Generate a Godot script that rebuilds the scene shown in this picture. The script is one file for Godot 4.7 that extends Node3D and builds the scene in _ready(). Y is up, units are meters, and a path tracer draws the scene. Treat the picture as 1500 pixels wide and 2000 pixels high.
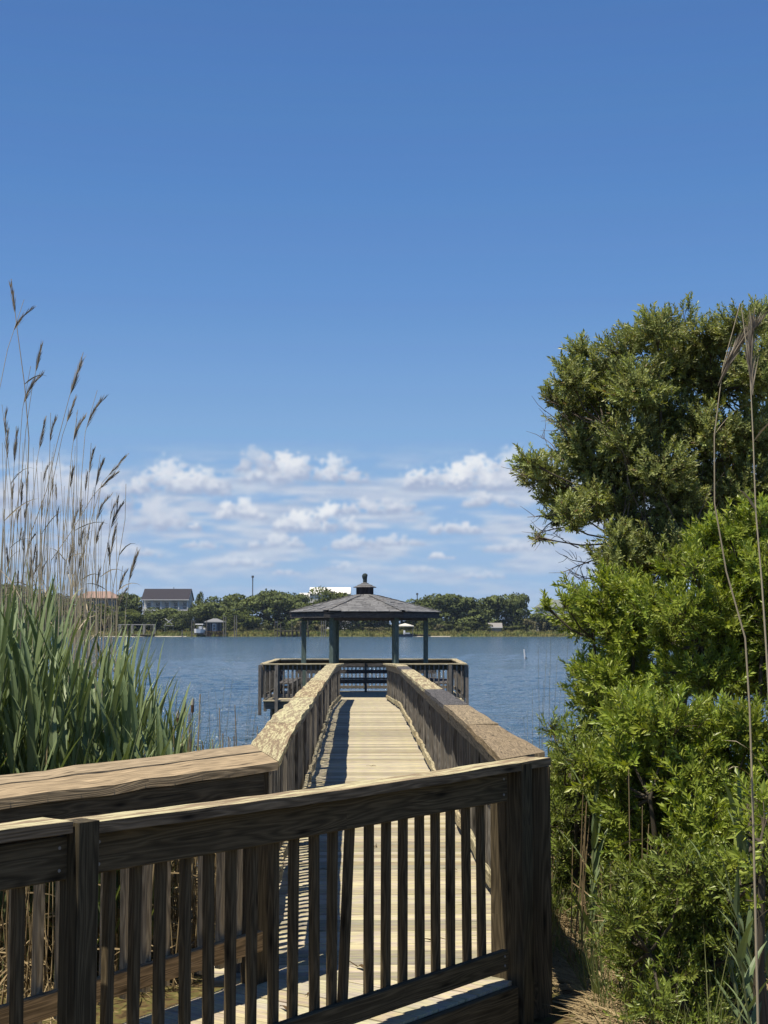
extends Node3D
# A timber boardwalk that turns away from the viewer and runs out over blue water to a hexagonal gazebo;
# reeds on one side, shrubs on the other, a wooded shore with houses and docks far across the water.
# Metres, y up, water level at y = 0, the viewer looks along -z.

const FOCAL := 2780.0            # pixels of the 1500 x 2000 photograph
const EYE := 3.4                 # height of the eye above the water
const PITCH := 0.07897
const NEAR_DECK := 1.6           # landing deck below the eye
const EXPOSURE := 1.36
const NEAR_CAP := 0.62           # landing rail tops below the eye

var M := {}
var rng := RandomNumberGenerator.new()
var taken := {}
var wob := FastNoiseLite.new()
var camera: Camera3D

# ------------------------------------------------------------------ start

func _ready() -> void:
	rng.seed = 71
	wob.seed = 5
	wob.frequency = 1.0
	make_camera_and_light()
	make_materials()
	make_ground_and_water()
	make_boardwalk()
	make_platform()
	make_gazebo()
	make_far_shore()
	make_reeds()
	make_shrubs()
	make_ground_plants()

func make_camera_and_light() -> void:
	camera = Camera3D.new()
	camera.name = "camera"
	camera.position = Vector3(0, EYE, 0)
	camera.rotation = Vector3(PITCH, 0, 0)
	camera.fov = rad_to_deg(2.0 * atan(1000.0 / FOCAL))
	camera.near = 0.05
	camera.far = 6000.0
	add_child(camera)
	var env := Environment.new()
	env.background_mode = Environment.BG_SKY
	env.tonemap_mode = Environment.TONE_MAPPER_LINEAR
	env.tonemap_exposure = EXPOSURE
	env.sdfgi_enabled = true
	env.ssao_enabled = true
	env.ssil_enabled = true
	env.fog_enabled = true
	env.fog_density = 0.0001
	env.fog_light_color = Color(0.72, 0.8, 0.9)
	var sky := Sky.new()
	var pan := PanoramaSkyMaterial.new()
	pan.panorama = ImageTexture.create_from_image(sky_image())
	sky.sky_material = pan
	env.sky = sky
	var we := WorldEnvironment.new()
	we.name = "world_environment"
	we.environment = env
	add_child(we)
	var sun := DirectionalLight3D.new()
	sun.name = "sun"
	sun.light_energy = 1.5
	sun.light_color = Color(1.0, 0.955, 0.87)
	sun.light_angular_distance = 0.5
	sun.shadow_enabled = true
	var to_sun := Vector3(-0.285, 1.0, 0.27).normalized()
	add_child(sun)
	sun.look_at_from_position(to_sun * 50.0, Vector3.ZERO, Vector3(0, 0, -1))

# ------------------------------------------------------------------ sky

func sky_image() -> Image:
	var w := 4096
	var h := 2048
	var stops := [[0.0, 164, 192, 224], [3.0, 154, 187, 225], [7.5, 134, 174, 219], [13.0, 104, 149, 207], [18.0, 89, 135, 196], [24.5, 79, 122, 184], [45.0, 60, 100, 162], [90.0, 46, 82, 142]]
	var img := Image.create(w, h, false, Image.FORMAT_RGB8)
	for y in h:
		var el: float = 90.0 - (y + 0.5) / h * 180.0
		var c := Color8(126, 142, 158)
		if el >= 0.0:
			for k in stops.size() - 1:
				if el <= stops[k + 1][0]:
					var t: float = (el - stops[k][0]) / (stops[k + 1][0] - stops[k][0])
					c = Color8(stops[k][1], stops[k][2], stops[k][3]).lerp(Color8(stops[k + 1][1], stops[k + 1][2], stops[k + 1][3]), t)
					break
		img.fill_rect(Rect2i(0, y, w, 1), c)
	var nz := FastNoiseLite.new()
	nz.seed = 21
	nz.frequency = 1.0
	nz.fractal_type = FastNoiseLite.FRACTAL_FBM
	nz.fractal_octaves = 4
	# thin layers of far cloud seen edge-on, all the way round
	var per := w / 360.0
	for y in range(int((90.0 - 8.5) / 180.0 * h), int((90.0 - 0.4) / 180.0 * h)):
		var el: float = 90.0 - (y + 0.5) / h * 180.0
		var band: float = smoothstep(7.6, 5.2, el) * (0.35 + 0.65 * smoothstep(0.3, 3.4, el))
		for x in w:
			var az: float = x / per
			var a := deg_to_rad(az)
			var p := Vector3(cos(a) * 9.0, el * 0.85, sin(a) * 9.0)
			var n: float = nz.get_noise_3dv(p * 1.25)
			var n2: float = nz.get_noise_3d(p.x * 3.1 + 40.0, p.y * 4.2, p.z * 3.1)
			var d: float = smoothstep(-0.36, 0.3, n + 0.3 * n2) * band * 0.95
			if d > 0.01:
				var lit: float = clampf(0.45 + n2 * 0.9, 0.0, 1.0)
				var cc := Color8(174, 190, 216).lerp(Color8(208, 217, 231), lit)
				img.set_pixel(x, y, img.get_pixel(x, y).lerp(cc, d))
	# heaps of cloud: [azimuth of the middle, elevation of the base, width, height, brightness], degrees
	var list := []
	var seen := [[342, 970, 235, 84, 0.8], [120, 1000, 300, 112, 0.55], [595, 946, 275, 76, 0.85], [500, 925, 80, 60, 0.35], [872, 958, 235, 92, 1.0], [985, 960, 130, 74, 0.6],
		[472, 1016, 100, 52, 0.95], [622, 1040, 190, 66, 1.0], [742, 1006, 180, 48, 0.55], [890, 1044, 110, 38, 0.7], [960, 992, 110, 46, 0.6], [300, 1040, 240, 60, 0.35], [380, 1034, 30, 12, 0.9],
		[540, 1070, 120, 34, 0.75], [690, 1074, 130, 34, 0.6], [475, 1108, 130, 30, 0.7], [860, 1092, 60, 14, 0.8], [1000, 1078, 130, 22, 0.5], [560, 1122, 60, 14, 0.5], [940, 1130, 110, 16, 0.5],
		[760, 1066, 150, 26, 0.5], [250, 1090, 150, 26, 0.45], [1150, 1040, 160, 60, 0.6], [1250, 985, 260, 90, 0.8], [395, 1072, 90, 20, 0.45], [830, 1118, 90, 14, 0.45], [670, 1112, 70, 12, 0.5]]
	for s in seen:
		list.append([(s[0] - 750.0) / 48.5, (1220.0 - s[1]) / 48.5, s[2] / 48.5, s[3] / 48.5, s[4]])
	var r := RandomNumberGenerator.new()
	r.seed = 8
	for k in 330:
		var az := r.randf_range(14.0, 346.0)
		var el: float = pow(r.randf(), 1.3) * 6.4 + 0.9
		var s: float = 0.25 + el / 6.4
		list.append([az, el, r.randf_range(1.6, 5.6) * s, r.randf_range(0.5, 1.75) * s, r.randf_range(0.4, 1.0)])
	list.sort_custom(func(a, b): return a[1] < b[1])
	var edge := FastNoiseLite.new()
	edge.seed = 77
	edge.frequency = 1.0
	edge.fractal_octaves = 3
	for s in list:
		var half: float = s[2] * 0.5
		var hh: float = s[3]
		var far: float = smoothstep(4.5, 0.8, s[1])
		# each heap is built of rounded puffs on a flat base, the back ones first
		var n := int(clampf(17.0 * half / maxf(hh, 0.2), 14.0, 56.0))
		var puffs := []
		for k in n:
			var u := r.randf_range(-1.0, 1.0)
			var prof: float = (1.0 - u * u) * (0.75 + 0.75 * edge.get_noise_2d(s[0] * 3.0 + u * half * 1.3, s[1] * 7.0 + 3.0))
			var v := maxf(0.08, prof) * r.randf_range(0.1, 1.0)
			puffs.append([s[0] + u * half * 0.9, s[1] + v * hh * 0.86, hh * r.randf_range(0.2, 0.4) * (0.55 + 0.45 * (1.0 - absf(u))), v])
		puffs.sort_custom(func(a, b): return a[3] > b[3])
		for p in puffs:
			var rx: float = p[2] * 1.35
			var ry: float = p[2]
			for y in range(int((90.0 - p[1] - ry * 1.3) / 180.0 * h), int((90.0 - p[1] + ry * 1.3) / 180.0 * h) + 1):
				var el: float = 90.0 - (y + 0.5) / h * 180.0
				for x in range(int(floor((p[0] - rx * 1.3) * per)), int(ceil((p[0] + rx * 1.3) * per)) + 1):
					var az: float = (x + 0.5) / per
					var dx: float = (az - p[0]) / rx
					var dy: float = (el - p[1]) / ry
					var e: float = edge.get_noise_2d(az * 2.4, el * 3.4)
					var q: float = sqrt(dx * dx + dy * dy) + e * 0.7
					var d: float = smoothstep(1.1, 0.45, q) * smoothstep(-0.12, 0.14, (el - s[1]) / hh + e * 0.16)
					if d <= 0.01:
						continue
					var k: float = clampf((el - s[1]) / hh, 0.0, 1.0)
					var lit: float = clampf(0.12 + 0.75 * k + 0.34 * dy - 0.16 * dx + 0.4 * e, 0.0, 1.0)
					lit = smoothstep(0.08, 0.72, lit) * (0.35 + 0.65 * s[4])
					var cc := Color8(168, 182, 209).lerp(Color8(241, 243, 246), lit).lerp(Color8(184, 204, 229), far * 0.5)
					var xx := posmod(x, w)
					img.set_pixel(xx, y, img.get_pixel(xx, y).lerp(cc, d * (0.5 + 0.4 * s[4])))
	# the photograph's exposure is set in the Environment; the sky is stored without it
	var lut := PackedByteArray()
	for k in 256:
		lut.append(int(round(Color(Color(k / 255.0, 0, 0).srgb_to_linear().r / EXPOSURE, 0, 0).linear_to_srgb().r * 255.0)))
	var raw := img.get_data()
	for k in range(0, h * w * 3 / 2 + w * 3):
		raw[k] = lut[raw[k]]
	for k in range(h * w * 3 / 2 + w * 3, raw.size(), 3):
		raw[k] = lut[126]
		raw[k + 1] = lut[142]
		raw[k + 2] = lut[158]
	return Image.create_from_data(w, h, false, Image.FORMAT_RGB8, raw)

# ------------------------------------------------------------------ photograph to place

func ray(px: float, py: float) -> Vector3:
	var b: float = (1000.0 - py) / FOCAL
	return Vector3((px - 750.0) / FOCAL, b * cos(PITCH) + sin(PITCH), b * sin(PITCH) - cos(PITCH))

func at_depth(px: float, py: float, z: float) -> Vector3:
	var r := ray(px, py)
	return Vector3(0, EYE, 0) + r * (z / -r.z)

func at_drop(px: float, py: float, drop: float) -> Vector3:
	var r := ray(px, py)
	return Vector3(0, EYE, 0) + r * (-drop / r.y)

# ------------------------------------------------------------------ nodes

func numbered(called: String) -> String:
	taken[called] = taken.get(called, -1) + 1
	return called if taken[called] == 0 else "%s_%03d" % [called, taken[called]]

func thing(called: String, label: String, category: String, at := Vector3.ZERO, turn := 0.0, group := "") -> Node3D:
	var o := Node3D.new()
	o.name = numbered(called)
	add_child(o)
	o.position = at
	o.rotation.y = turn
	tag(o, label, category, group)
	return o

func tag(o: Node, label: String, category: String, group := "", kind := "") -> void:
	o.set_meta("label", label)
	o.set_meta("category", category)
	if group != "":
		o.set_meta("group", group)
	if kind != "":
		o.set_meta("kind", kind)

func copy_thing(o: Node3D, label := "") -> Node3D:
	var c: Node3D = o.duplicate()
	var base := String(o.name)
	if base.length() > 4 and base[-4] == "_" and base.right(3).is_valid_int():
		base = base.left(-4)
	c.name = numbered(base)
	add_child(c)
	if label != "":
		c.set_meta("label", label)
	return c

func put(parent: Node, called: String, mesh: Mesh, mat: Material, xf := Transform3D.IDENTITY) -> MeshInstance3D:
	var o := MeshInstance3D.new()
	o.mesh = mesh
	o.material_override = mat
	o.name = numbered(called) if parent == self else called
	o.transform = xf
	parent.add_child(o, true)
	return o

func structure(called: String, mesh: Mesh, mat: Material) -> MeshInstance3D:
	var o := put(self, called, mesh, mat)
	o.set_meta("kind", "structure")
	return o

# ------------------------------------------------------------------ shapes

func new_st() -> SurfaceTool:
	var st := SurfaceTool.new()
	st.begin(Mesh.PRIMITIVE_TRIANGLES)
	return st

func tri(st: SurfaceTool, v: Array, n: Array, uv: Array, c: Color) -> void:
	var face: Vector3 = (v[1] - v[0]).cross(v[2] - v[0])
	var order := [0, 1, 2]
	if face.dot(n[0] + n[1] + n[2]) > 0.0:
		order = [0, 2, 1]
	for k in order:
		st.set_color(c)
		st.set_uv(uv[k])
		st.set_normal(n[k])
		st.add_vertex(v[k])

func quad(st: SurfaceTool, a: Vector3, b: Vector3, c: Vector3, d: Vector3, n: Vector3, uvs: Array, col: Color) -> void:
	tri(st, [a, b, c], [n, n, n], [uvs[0], uvs[1], uvs[2]], col)
	tri(st, [a, c, d], [n, n, n], [uvs[0], uvs[2], uvs[3]], col)

# A timber along x: sawn, with eased edges; wave bends it a little along its length and wears its edges.
func timber(length: float, height: float, width: float, tint := Color.WHITE, seed_ := 0, wave := 0.0, segs := 1, ease := 0.004) -> ArrayMesh:
	var st := new_st()
	add_timber(st, length, height, width, tint, seed_, wave, segs, ease, Transform3D.IDENTITY)
	return st.commit()

func add_timber(st: SurfaceTool, length: float, height: float, width: float, tint: Color, seed_: int, wave: float, segs: int, ease: float, xf: Transform3D) -> void:
	var hy := height * 0.5
	var hz := width * 0.5
	var e := ease
	var prof := [Vector2(-hz + e, hy), Vector2(hz - e, hy), Vector2(hz, hy - e), Vector2(hz, -hy + e), Vector2(hz - e, -hy), Vector2(-hz + e, -hy), Vector2(-hz, -hy + e), Vector2(-hz, hy - e)]
	var per := [0.0]
	for k in 8:
		per.append(per[k] + (prof[(k + 1) % 8] - prof[k]).length())
	var u0 := fmod(seed_ * 0.377, 1.0)
	var v0 := fmod(seed_ * 0.619, 1.0)
	var rings := []
	for i in segs + 1:
		var t := float(i) / segs
		var x := (t - 0.5) * length
		var pts := []
		var dy := wob.get_noise_2d(x * 0.7 + seed_ * 9.1, 3.0) * wave
		var dz := wob.get_noise_2d(x * 0.9 + seed_ * 5.3, 17.0) * wave
		for k in 8:
			var q: Vector2 = prof[k]
			var wear := 0.0 if wave == 0.0 else absf(wob.get_noise_2d(x * 4.0 + k * 7.7, seed_ * 3.1)) * wave * 0.5
			pts.append(xf * Vector3(x, q.y + dy - wear * signf(q.y), q.x + dz - wear * signf(q.x)))
		rings.append(pts)
	for i in segs:
		var va := v0 + (float(i) / segs) * length / 2.0
		var vb := v0 + (float(i + 1) / segs) * length / 2.0
		for k in 8:
			var k2 := (k + 1) % 8
			var a: Vector3 = rings[i][k]
			var b: Vector3 = rings[i + 1][k]
			var c: Vector3 = rings[i + 1][k2]
			var d: Vector3 = rings[i][k2]
			var q: Vector2 = (prof[k] + prof[k2]) * 0.5
			var out: Vector3 = xf.basis * Vector3(0, q.y / hy if absf(q.y) > hy * 0.99 or k % 2 == 1 else 0.0, q.x / hz if absf(q.x) > hz * 0.99 or k % 2 == 1 else 0.0)
			var n := (b - a).cross(d - a).normalized()
			if n.dot(out) < 0.0:
				n = -n
			var ua: float = u0 + per[k] / 0.28
			var ub: float = u0 + per[k + 1] / 0.28
			quad(st, a, b, c, d, n, [Vector2(ua, va), Vector2(ua, vb), Vector2(ub, vb), Vector2(ub, va)], tint)
	for s in [0, segs]:
		var n: Vector3 = (xf.basis * Vector3(1 if s > 0 else -1, 0, 0)).normalized()
		for k in range(1, 7):
			tri(st, [rings[s][0], rings[s][k], rings[s][k + 1]], [n, n, n], [prof[0] / 0.28, prof[k] / 0.28, prof[k + 1] / 0.28], tint)

func along(a: Vector3, b: Vector3, up := Vector3.UP) -> Transform3D:
	var x := (b - a).normalized()
	var z := x.cross(up).normalized()
	var y := z.cross(x)
	return Transform3D(Basis(x, y, z), (a + b) * 0.5)

# A beam from a to b: height along up, width across.
func beam(parent: Node, called: String, a: Vector3, b: Vector3, height: float, width: float, mat: Material, tint := Color.WHITE, seed_ := -1, wave := 0.0, segs := 1, up := Vector3.UP, ease := 0.004) -> MeshInstance3D:
	if seed_ < 0:
		seed_ = rng.randi_range(0, 999)
	return put(parent, called, timber(a.distance_to(b), height, width, tint, seed_, wave, segs, ease), mat, along(a, b, up))

func stand(foot: Vector3, head: Vector3, facing: Vector3) -> Transform3D:
	# for a timber whose length runs upward and whose height side turns to facing
	return along(foot, head, facing)

func box(parent: Node, called: String, centre: Vector3, size: Vector3, mat: Material, tint := Color.WHITE, turn := 0.0) -> MeshInstance3D:
	var xf := Transform3D(Basis(Vector3.UP, turn), centre)
	return put(parent, called, timber(size.x, size.y, size.z, tint, rng.randi_range(0, 999), 0.0, 1, minf(0.01, minf(size.x, minf(size.y, size.z)) * 0.1)), mat, xf)

# tube through points with radii
func add_tube(st: SurfaceTool, pts: Array, radii: Array, sides: int, c: Color) -> void:
	var rings := []
	for i in pts.size():
		var d: Vector3 = (pts[mini(i + 1, pts.size() - 1)] - pts[maxi(i - 1, 0)]).normalized()
		var s := d.cross(Vector3(0.31, 0.2, 0.93)).normalized()
		var t := d.cross(s)
		var ring := []
		for k in sides:
			var a := TAU * k / sides
			ring.append([pts[i] + (s * cos(a) + t * sin(a)) * radii[i], s * cos(a) + t * sin(a)])
		rings.append(ring)
	var len := 0.0
	for i in pts.size() - 1:
		var l2: float = len + pts[i].distance_to(pts[i + 1])
		for k in sides:
			var k2 := (k + 1) % sides
			var a: Array = rings[i][k]
			var b: Array = rings[i + 1][k]
			var cc: Array = rings[i + 1][k2]
			var d: Array = rings[i][k2]
			var ua := float(k) / sides
			var ub := float(k + 1) / sides
			tri(st, [a[0], b[0], cc[0]], [a[1], b[1], cc[1]], [Vector2(ua, len), Vector2(ua, l2), Vector2(ub, l2)], c)
			tri(st, [a[0], cc[0], d[0]], [a[1], cc[1], d[1]], [Vector2(ua, len), Vector2(ub, l2), Vector2(ub, len)], c)
		len = l2
	var top: Array = rings[-1]
	var dn: Vector3 = (pts[-1] - pts[-2]).normalized()
	for k in range(1, sides - 1):
		tri(st, [top[0][0], top[k][0], top[k + 1][0]], [dn, dn, dn], [Vector2.ZERO, Vector2.ONE, Vector2.DOWN], c)

# a long blade: a strip folded along its midrib, bending from dir towards the ground
func add_blade(st: SurfaceTool, base: Vector3, dir: Vector3, side: Vector3, length: float, width: float, droop: float, segs: int, c: Color, fold := 0.25) -> void:
	var p := base
	var d := dir.normalized()
	var last := []
	for i in segs + 1:
		var t := float(i) / segs
		var w: float = width * 0.5 * minf(1.0, 0.35 + t * 5.0) * pow(maxf(0.0, 1.0 - t), 0.62)
		var s := (side - d * side.dot(d)).normalized()
		var n := s.cross(d).normalized()
		if n.y < 0.0:
			n = -n
		var row := [p - s * w + n * w * fold, p, p + s * w + n * w * fold]
		var nl := (n + s * fold).normalized()
		var nr := (n - s * fold).normalized()
		if i > 0:
			for k in 2:
				var nn := nl if k == 0 else nr
				var v0 := float(i - 1) / segs
				tri(st, [last[k], row[k], row[k + 1]], [nn, nn, nn], [Vector2(k * 0.5, v0), Vector2(k * 0.5, t), Vector2(k * 0.5 + 0.5, t)], c)
				tri(st, [last[k], row[k + 1], last[k + 1]], [nn, nn, nn], [Vector2(k * 0.5, v0), Vector2(k * 0.5 + 0.5, t), Vector2(k * 0.5 + 0.5, v0)], c)
		last = row
		p += d * (length / segs)
		d = (d + Vector3(0, -droop * (0.4 + t * 1.6) / segs, 0)).normalized()

func add_leaf(st: SurfaceTool, base: Vector3, dir: Vector3, side: Vector3, length: float, width: float, c: Color) -> void:
	# a small lance-shaped leaf: four faces folded along the midrib
	var d := dir.normalized()
	var s := (side - d * side.dot(d)).normalized()
	var n := s.cross(d)
	if n.y < 0.0:
		n = -n
	var m := base + d * length * 0.52 - n * length * 0.02
	var tip := base + d * length - n * length * 0.1
	var l := m - s * width * 0.5 + n * width * 0.16
	var r := m + s * width * 0.5 + n * width * 0.16
	var nl := (n + s * 0.3).normalized()
	var nr := (n - s * 0.3).normalized()
	tri(st, [base, l, m], [nl, nl, nl], [Vector2(0.5, 0), Vector2(0, 0.5), Vector2(0.5, 0.5)], c)
	tri(st, [l, tip, m], [nl, nl, nl], [Vector2(0, 0.5), Vector2(0.5, 1), Vector2(0.5, 0.5)], c)
	tri(st, [base, m, r], [nr, nr, nr], [Vector2(0.5, 0), Vector2(0.5, 0.5), Vector2(1, 0.5)], c)
	tri(st, [m, tip, r], [nr, nr, nr], [Vector2(0.5, 0.5), Vector2(0.5, 1), Vector2(1, 0.5)], c)

func rand_dir(r: RandomNumberGenerator) -> Vector3:
	var z := r.randf_range(-1.0, 1.0)
	var a := r.randf_range(0.0, TAU)
	var q := sqrt(1.0 - z * z)
	return Vector3(cos(a) * q, z, sin(a) * q)

# ------------------------------------------------------------------ materials

func noise_bytes(seed_: int, freq: float, octaves: int, w: int, h: int, out_w: int, out_h: int) -> PackedByteArray:
	var n := FastNoiseLite.new()
	n.seed = seed_
	n.frequency = freq
	n.fractal_octaves = octaves
	var im := n.get_seamless_image(w, h)
	if w != out_w or h != out_h:
		im.resize(out_w, out_h, Image.INTERPOLATE_CUBIC)
	im.convert(Image.FORMAT_L8)
	return im.get_data()

func flat_mat(c: Color, rough := 0.8, tinted := true) -> StandardMaterial3D:
	var m := StandardMaterial3D.new()
	m.albedo_color = c
	m.roughness = rough
	m.metallic_specular = 0.3
	m.vertex_color_use_as_albedo = tinted
	return m

func make_materials() -> void:
	# weathered wood: growth rings and fibres along v, checks, and blotches
	var w := 256
	var h := 1024
	var warp := noise_bytes(1, 0.012, 3, w, 128, w, h)
	var fibre := noise_bytes(2, 0.16, 3, w, 40, w, h)
	var check := noise_bytes(3, 0.09, 2, w, 24, w, h)
	var blot := noise_bytes(4, 0.018, 4, w, 512, w, h)
	var spot := noise_bytes(6, 0.03, 3, w, 110, w, h)
	var cover := noise_bytes(14, 0.02, 2, 64, 60, w, h)
	var spot2 := noise_bytes(9, 0.07, 3, w, 200, w, h)
	var grain := PackedByteArray()
	grain.resize(w * h)
	var lich := PackedByteArray()
	lich.resize(w * h * 3)
	var flake := PackedByteArray()
	flake.resize(w * h * 3)
	var pale := PackedByteArray()
	pale.resize(w * h * 3)
	var knots := [[60, 130], [190, 420], [110, 700], [225, 880], [20, 560]]
	for y in h:
		for x in w:
			var i := y * w + x
			var bulge := 0.0
			var knot := 0.0
			for k in knots:
				var du: float = (x - k[0]) / 11.0
				var dv: float = (y - k[1]) / 24.0
				var rr: float = du * du + dv * dv * 0.35
				if rr < 24.0:
					bulge += exp(-rr * 0.16) * 2.1
					knot = maxf(knot, exp(-(du * du * 2.2 + dv * dv * 1.5)))
			var ring: float = 0.5 + 0.5 * sin(TAU * (13.0 * x / w + warp[i] / 255.0 * 4.0 + bulge))
			var f: float = fibre[i] / 255.0
			var g: float = 0.74 + 0.2 * (ring - 0.5) + 0.22 * (f - 0.5) + 0.16 * (blot[i] / 255.0 - 0.5)
			if check[i] < 56:
				g *= 0.6 + 0.4 * (check[i] / 56.0)
			g = clampf(g * (1.0 - 0.55 * knot), 0.08, 1.0)
			grain[i] = int(g * 255.0)
			# lichen in flecks along the grain over brown-grey wood
			var mm: float = ( spot[i] / 255.0 * 0.5 + spot2[i] / 255.0 * 0.36 + f * 0.3 - 0.11 + 0.22 * (cover[i] / 255.0 - 0.45))
			var m: float = smoothstep(0.42, 0.54, mm)
			var m2: float = smoothstep(0.475, 0.54, mm)
			var wood := Color(0.64, 0.58, 0.48) * (0.5 + 0.62 * g)
			var li := Color(0.82, 0.79, 0.63) * (0.72 + 0.32 * g)
			var c := wood.lerp(li, m)
			var c2 := (Color(0.60, 0.53, 0.43) * (0.5 + 0.62 * g)).lerp(li, m2)
			flake[i * 3] = int(clampf(c2.r, 0, 1) * 255)
			flake[i * 3 + 1] = int(clampf(c2.g, 0, 1) * 255)
			flake[i * 3 + 2] = int(clampf(c2.b, 0, 1) * 255)
			lich[i * 3] = int(clampf(c.r, 0, 1) * 255)
			lich[i * 3 + 1] = int(clampf(c.g, 0, 1) * 255)
			lich[i * 3 + 2] = int(clampf(c.b, 0, 1) * 255)
			# bleached decking with a yellowish film of algae in patches
			var a: float = smoothstep(0.35, 0.65, blot[i] / 255.0)
			var dk := Color(0.79, 0.745, 0.68).lerp(Color(0.80, 0.77, 0.64), a) * (0.5 + 0.62 * g)
			pale[i * 3] = int(clampf(dk.r, 0, 1) * 255)
			pale[i * 3 + 1] = int(clampf(dk.g, 0, 1) * 255)
			pale[i * 3 + 2] = int(clampf(dk.b, 0, 1) * 255)
	var gi := Image.create_from_data(w, h, false, Image.FORMAT_L8, grain)
	var gt := ImageTexture.create_from_image(gi)
	var bump := gi.duplicate()
	bump.convert(Image.FORMAT_RGBA8)
	bump.bump_map_to_normal_map(6.0)
	var bt := ImageTexture.create_from_image(bump)
	var lt := ImageTexture.create_from_image(Image.create_from_data(w, h, false, Image.FORMAT_RGB8, lich))
	var ft := ImageTexture.create_from_image(Image.create_from_data(w, h, false, Image.FORMAT_RGB8, flake))
	var pt := ImageTexture.create_from_image(Image.create_from_data(w, h, false, Image.FORMAT_RGB8, pale))
	var woods := {"dark": [Color(0.465, 0.415, 0.325), gt], "bare": [Color(0.64, 0.565, 0.46), gt], "brown": [Color(0.86, 0.78, 0.65), gt], "grey": [Color(0.66, 0.635, 0.60), gt], "slate": [Color(0.50, 0.49, 0.49), gt], "teal": [Color(0.48, 0.57, 0.56), gt],
		"bleached": [Color(0.93, 0.88, 0.73), gt], "lichen": [Color.WHITE, lt], "flake": [Color.WHITE, ft], "deck": [Color.WHITE, pt], "shake": [Color(0.655, 0.66, 0.67), gt]}
	for k in woods:
		var m := flat_mat(woods[k][0], 0.85)
		m.albedo_texture = woods[k][1]
		m.normal_enabled = true
		m.normal_texture = bt
		m.normal_scale = 0.28
		M[k] = m
	# foliage: colour sits in the vertex colours
	for k in [["leaf", 0.42, 0.85], ["blade", 0.5, 0.7], ["straw", 0.85, 0.15], ["far_leaf", 0.8, 0.6]]:
		var m := flat_mat(Color.WHITE, k[1])
		m.backlight_enabled = true
		m.backlight = Color(k[2], k[2], k[2] * 0.6)
		m.cull_mode = BaseMaterial3D.CULL_DISABLED
		m.metallic_specular = 0.5 if k[0] in ["leaf", "blade"] else 0.2
		M[k[0]] = m
	M.bark = flat_mat(Color.WHITE, 0.9)
	M.paint = flat_mat(Color.WHITE, 0.55)
	M.gloss = flat_mat(Color.WHITE, 0.25)
	M.glass = flat_mat(Color(0.12, 0.15, 0.18), 0.08)
	M.glass.metallic_specular = 0.8
	# water
	var n := FastNoiseLite.new()
	n.seed = 12
	n.frequency = 0.03
	n.fractal_octaves = 5
	n.fractal_gain = 0.7
	n.domain_warp_enabled = true
	n.domain_warp_amplitude = 12.0
	var wi := n.get_seamless_image(1024, 1024)
	wi.convert(Image.FORMAT_RGBA8)
	wi.bump_map_to_normal_map(22.0)
	var wm := StandardMaterial3D.new()
	wm.albedo_color = Color(0.25, 0.37, 0.47)
	wm.roughness = 0.12
	wm.metallic_specular = 0.5
	wm.normal_enabled = true
	wm.normal_texture = ImageTexture.create_from_image(wi)
	wm.normal_scale = 1.0
	M.water = wm
	# earth and marsh
	var e := FastNoiseLite.new()
	e.seed = 31
	e.frequency = 0.03
	e.fractal_octaves = 5
	var ei := e.get_seamless_image(512, 512)
	ei.convert(Image.FORMAT_L8)
	var ramp := [Color(0.27, 0.22, 0.15), Color(0.40, 0.34, 0.23), Color(0.36, 0.36, 0.20), Color(0.52, 0.46, 0.32)]
	for k in ["earth", "marsh"]:
		var im := Image.create(512, 512, false, Image.FORMAT_RGB8)
		var by := ei.get_data()
		for y in 512:
			for x in 512:
				var t: float = clampf((by[y * 512 + x] / 255.0 - 0.2) / 0.6, 0.0, 0.999) * 3.0
				var c: Color = ramp[int(t)].lerp(ramp[int(t) + 1], fmod(t, 1.0))
				if k == "marsh":
					c = c.lerp(Color(0.40, 0.42, 0.24), 0.75)
				im.set_pixel(x, y, c)
		var m := flat_mat(Color.WHITE, 0.95, false)
		m.albedo_texture = ImageTexture.create_from_image(im)
		m.uv1_triplanar = true
		m.uv1_world_triplanar = true
		m.uv1_scale = Vector3.ONE * (0.7 if k == "earth" else 0.05)
		M[k] = m
	# all base colours are brought to their real level together; the exposure is in the Environment
	for k in M:
		var level := 1.0 if k in ["leaf", "blade", "far_leaf"] else 0.95
		var c: Color = M[k].albedo_color
		M[k].albedo_color = Color(c.r * level, c.g * level, c.b * level)

# ------------------------------------------------------------------ ground and water

func ground_y(x: float, d: float) -> float:
	# d is the distance ahead of the viewer
	var base := lerpf(1.6, -0.55, smoothstep(7.0, 27.0, d))
	return base + wob.get_noise_2d(x * 0.45 + 50.0, d * 0.45) * 0.12

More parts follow.
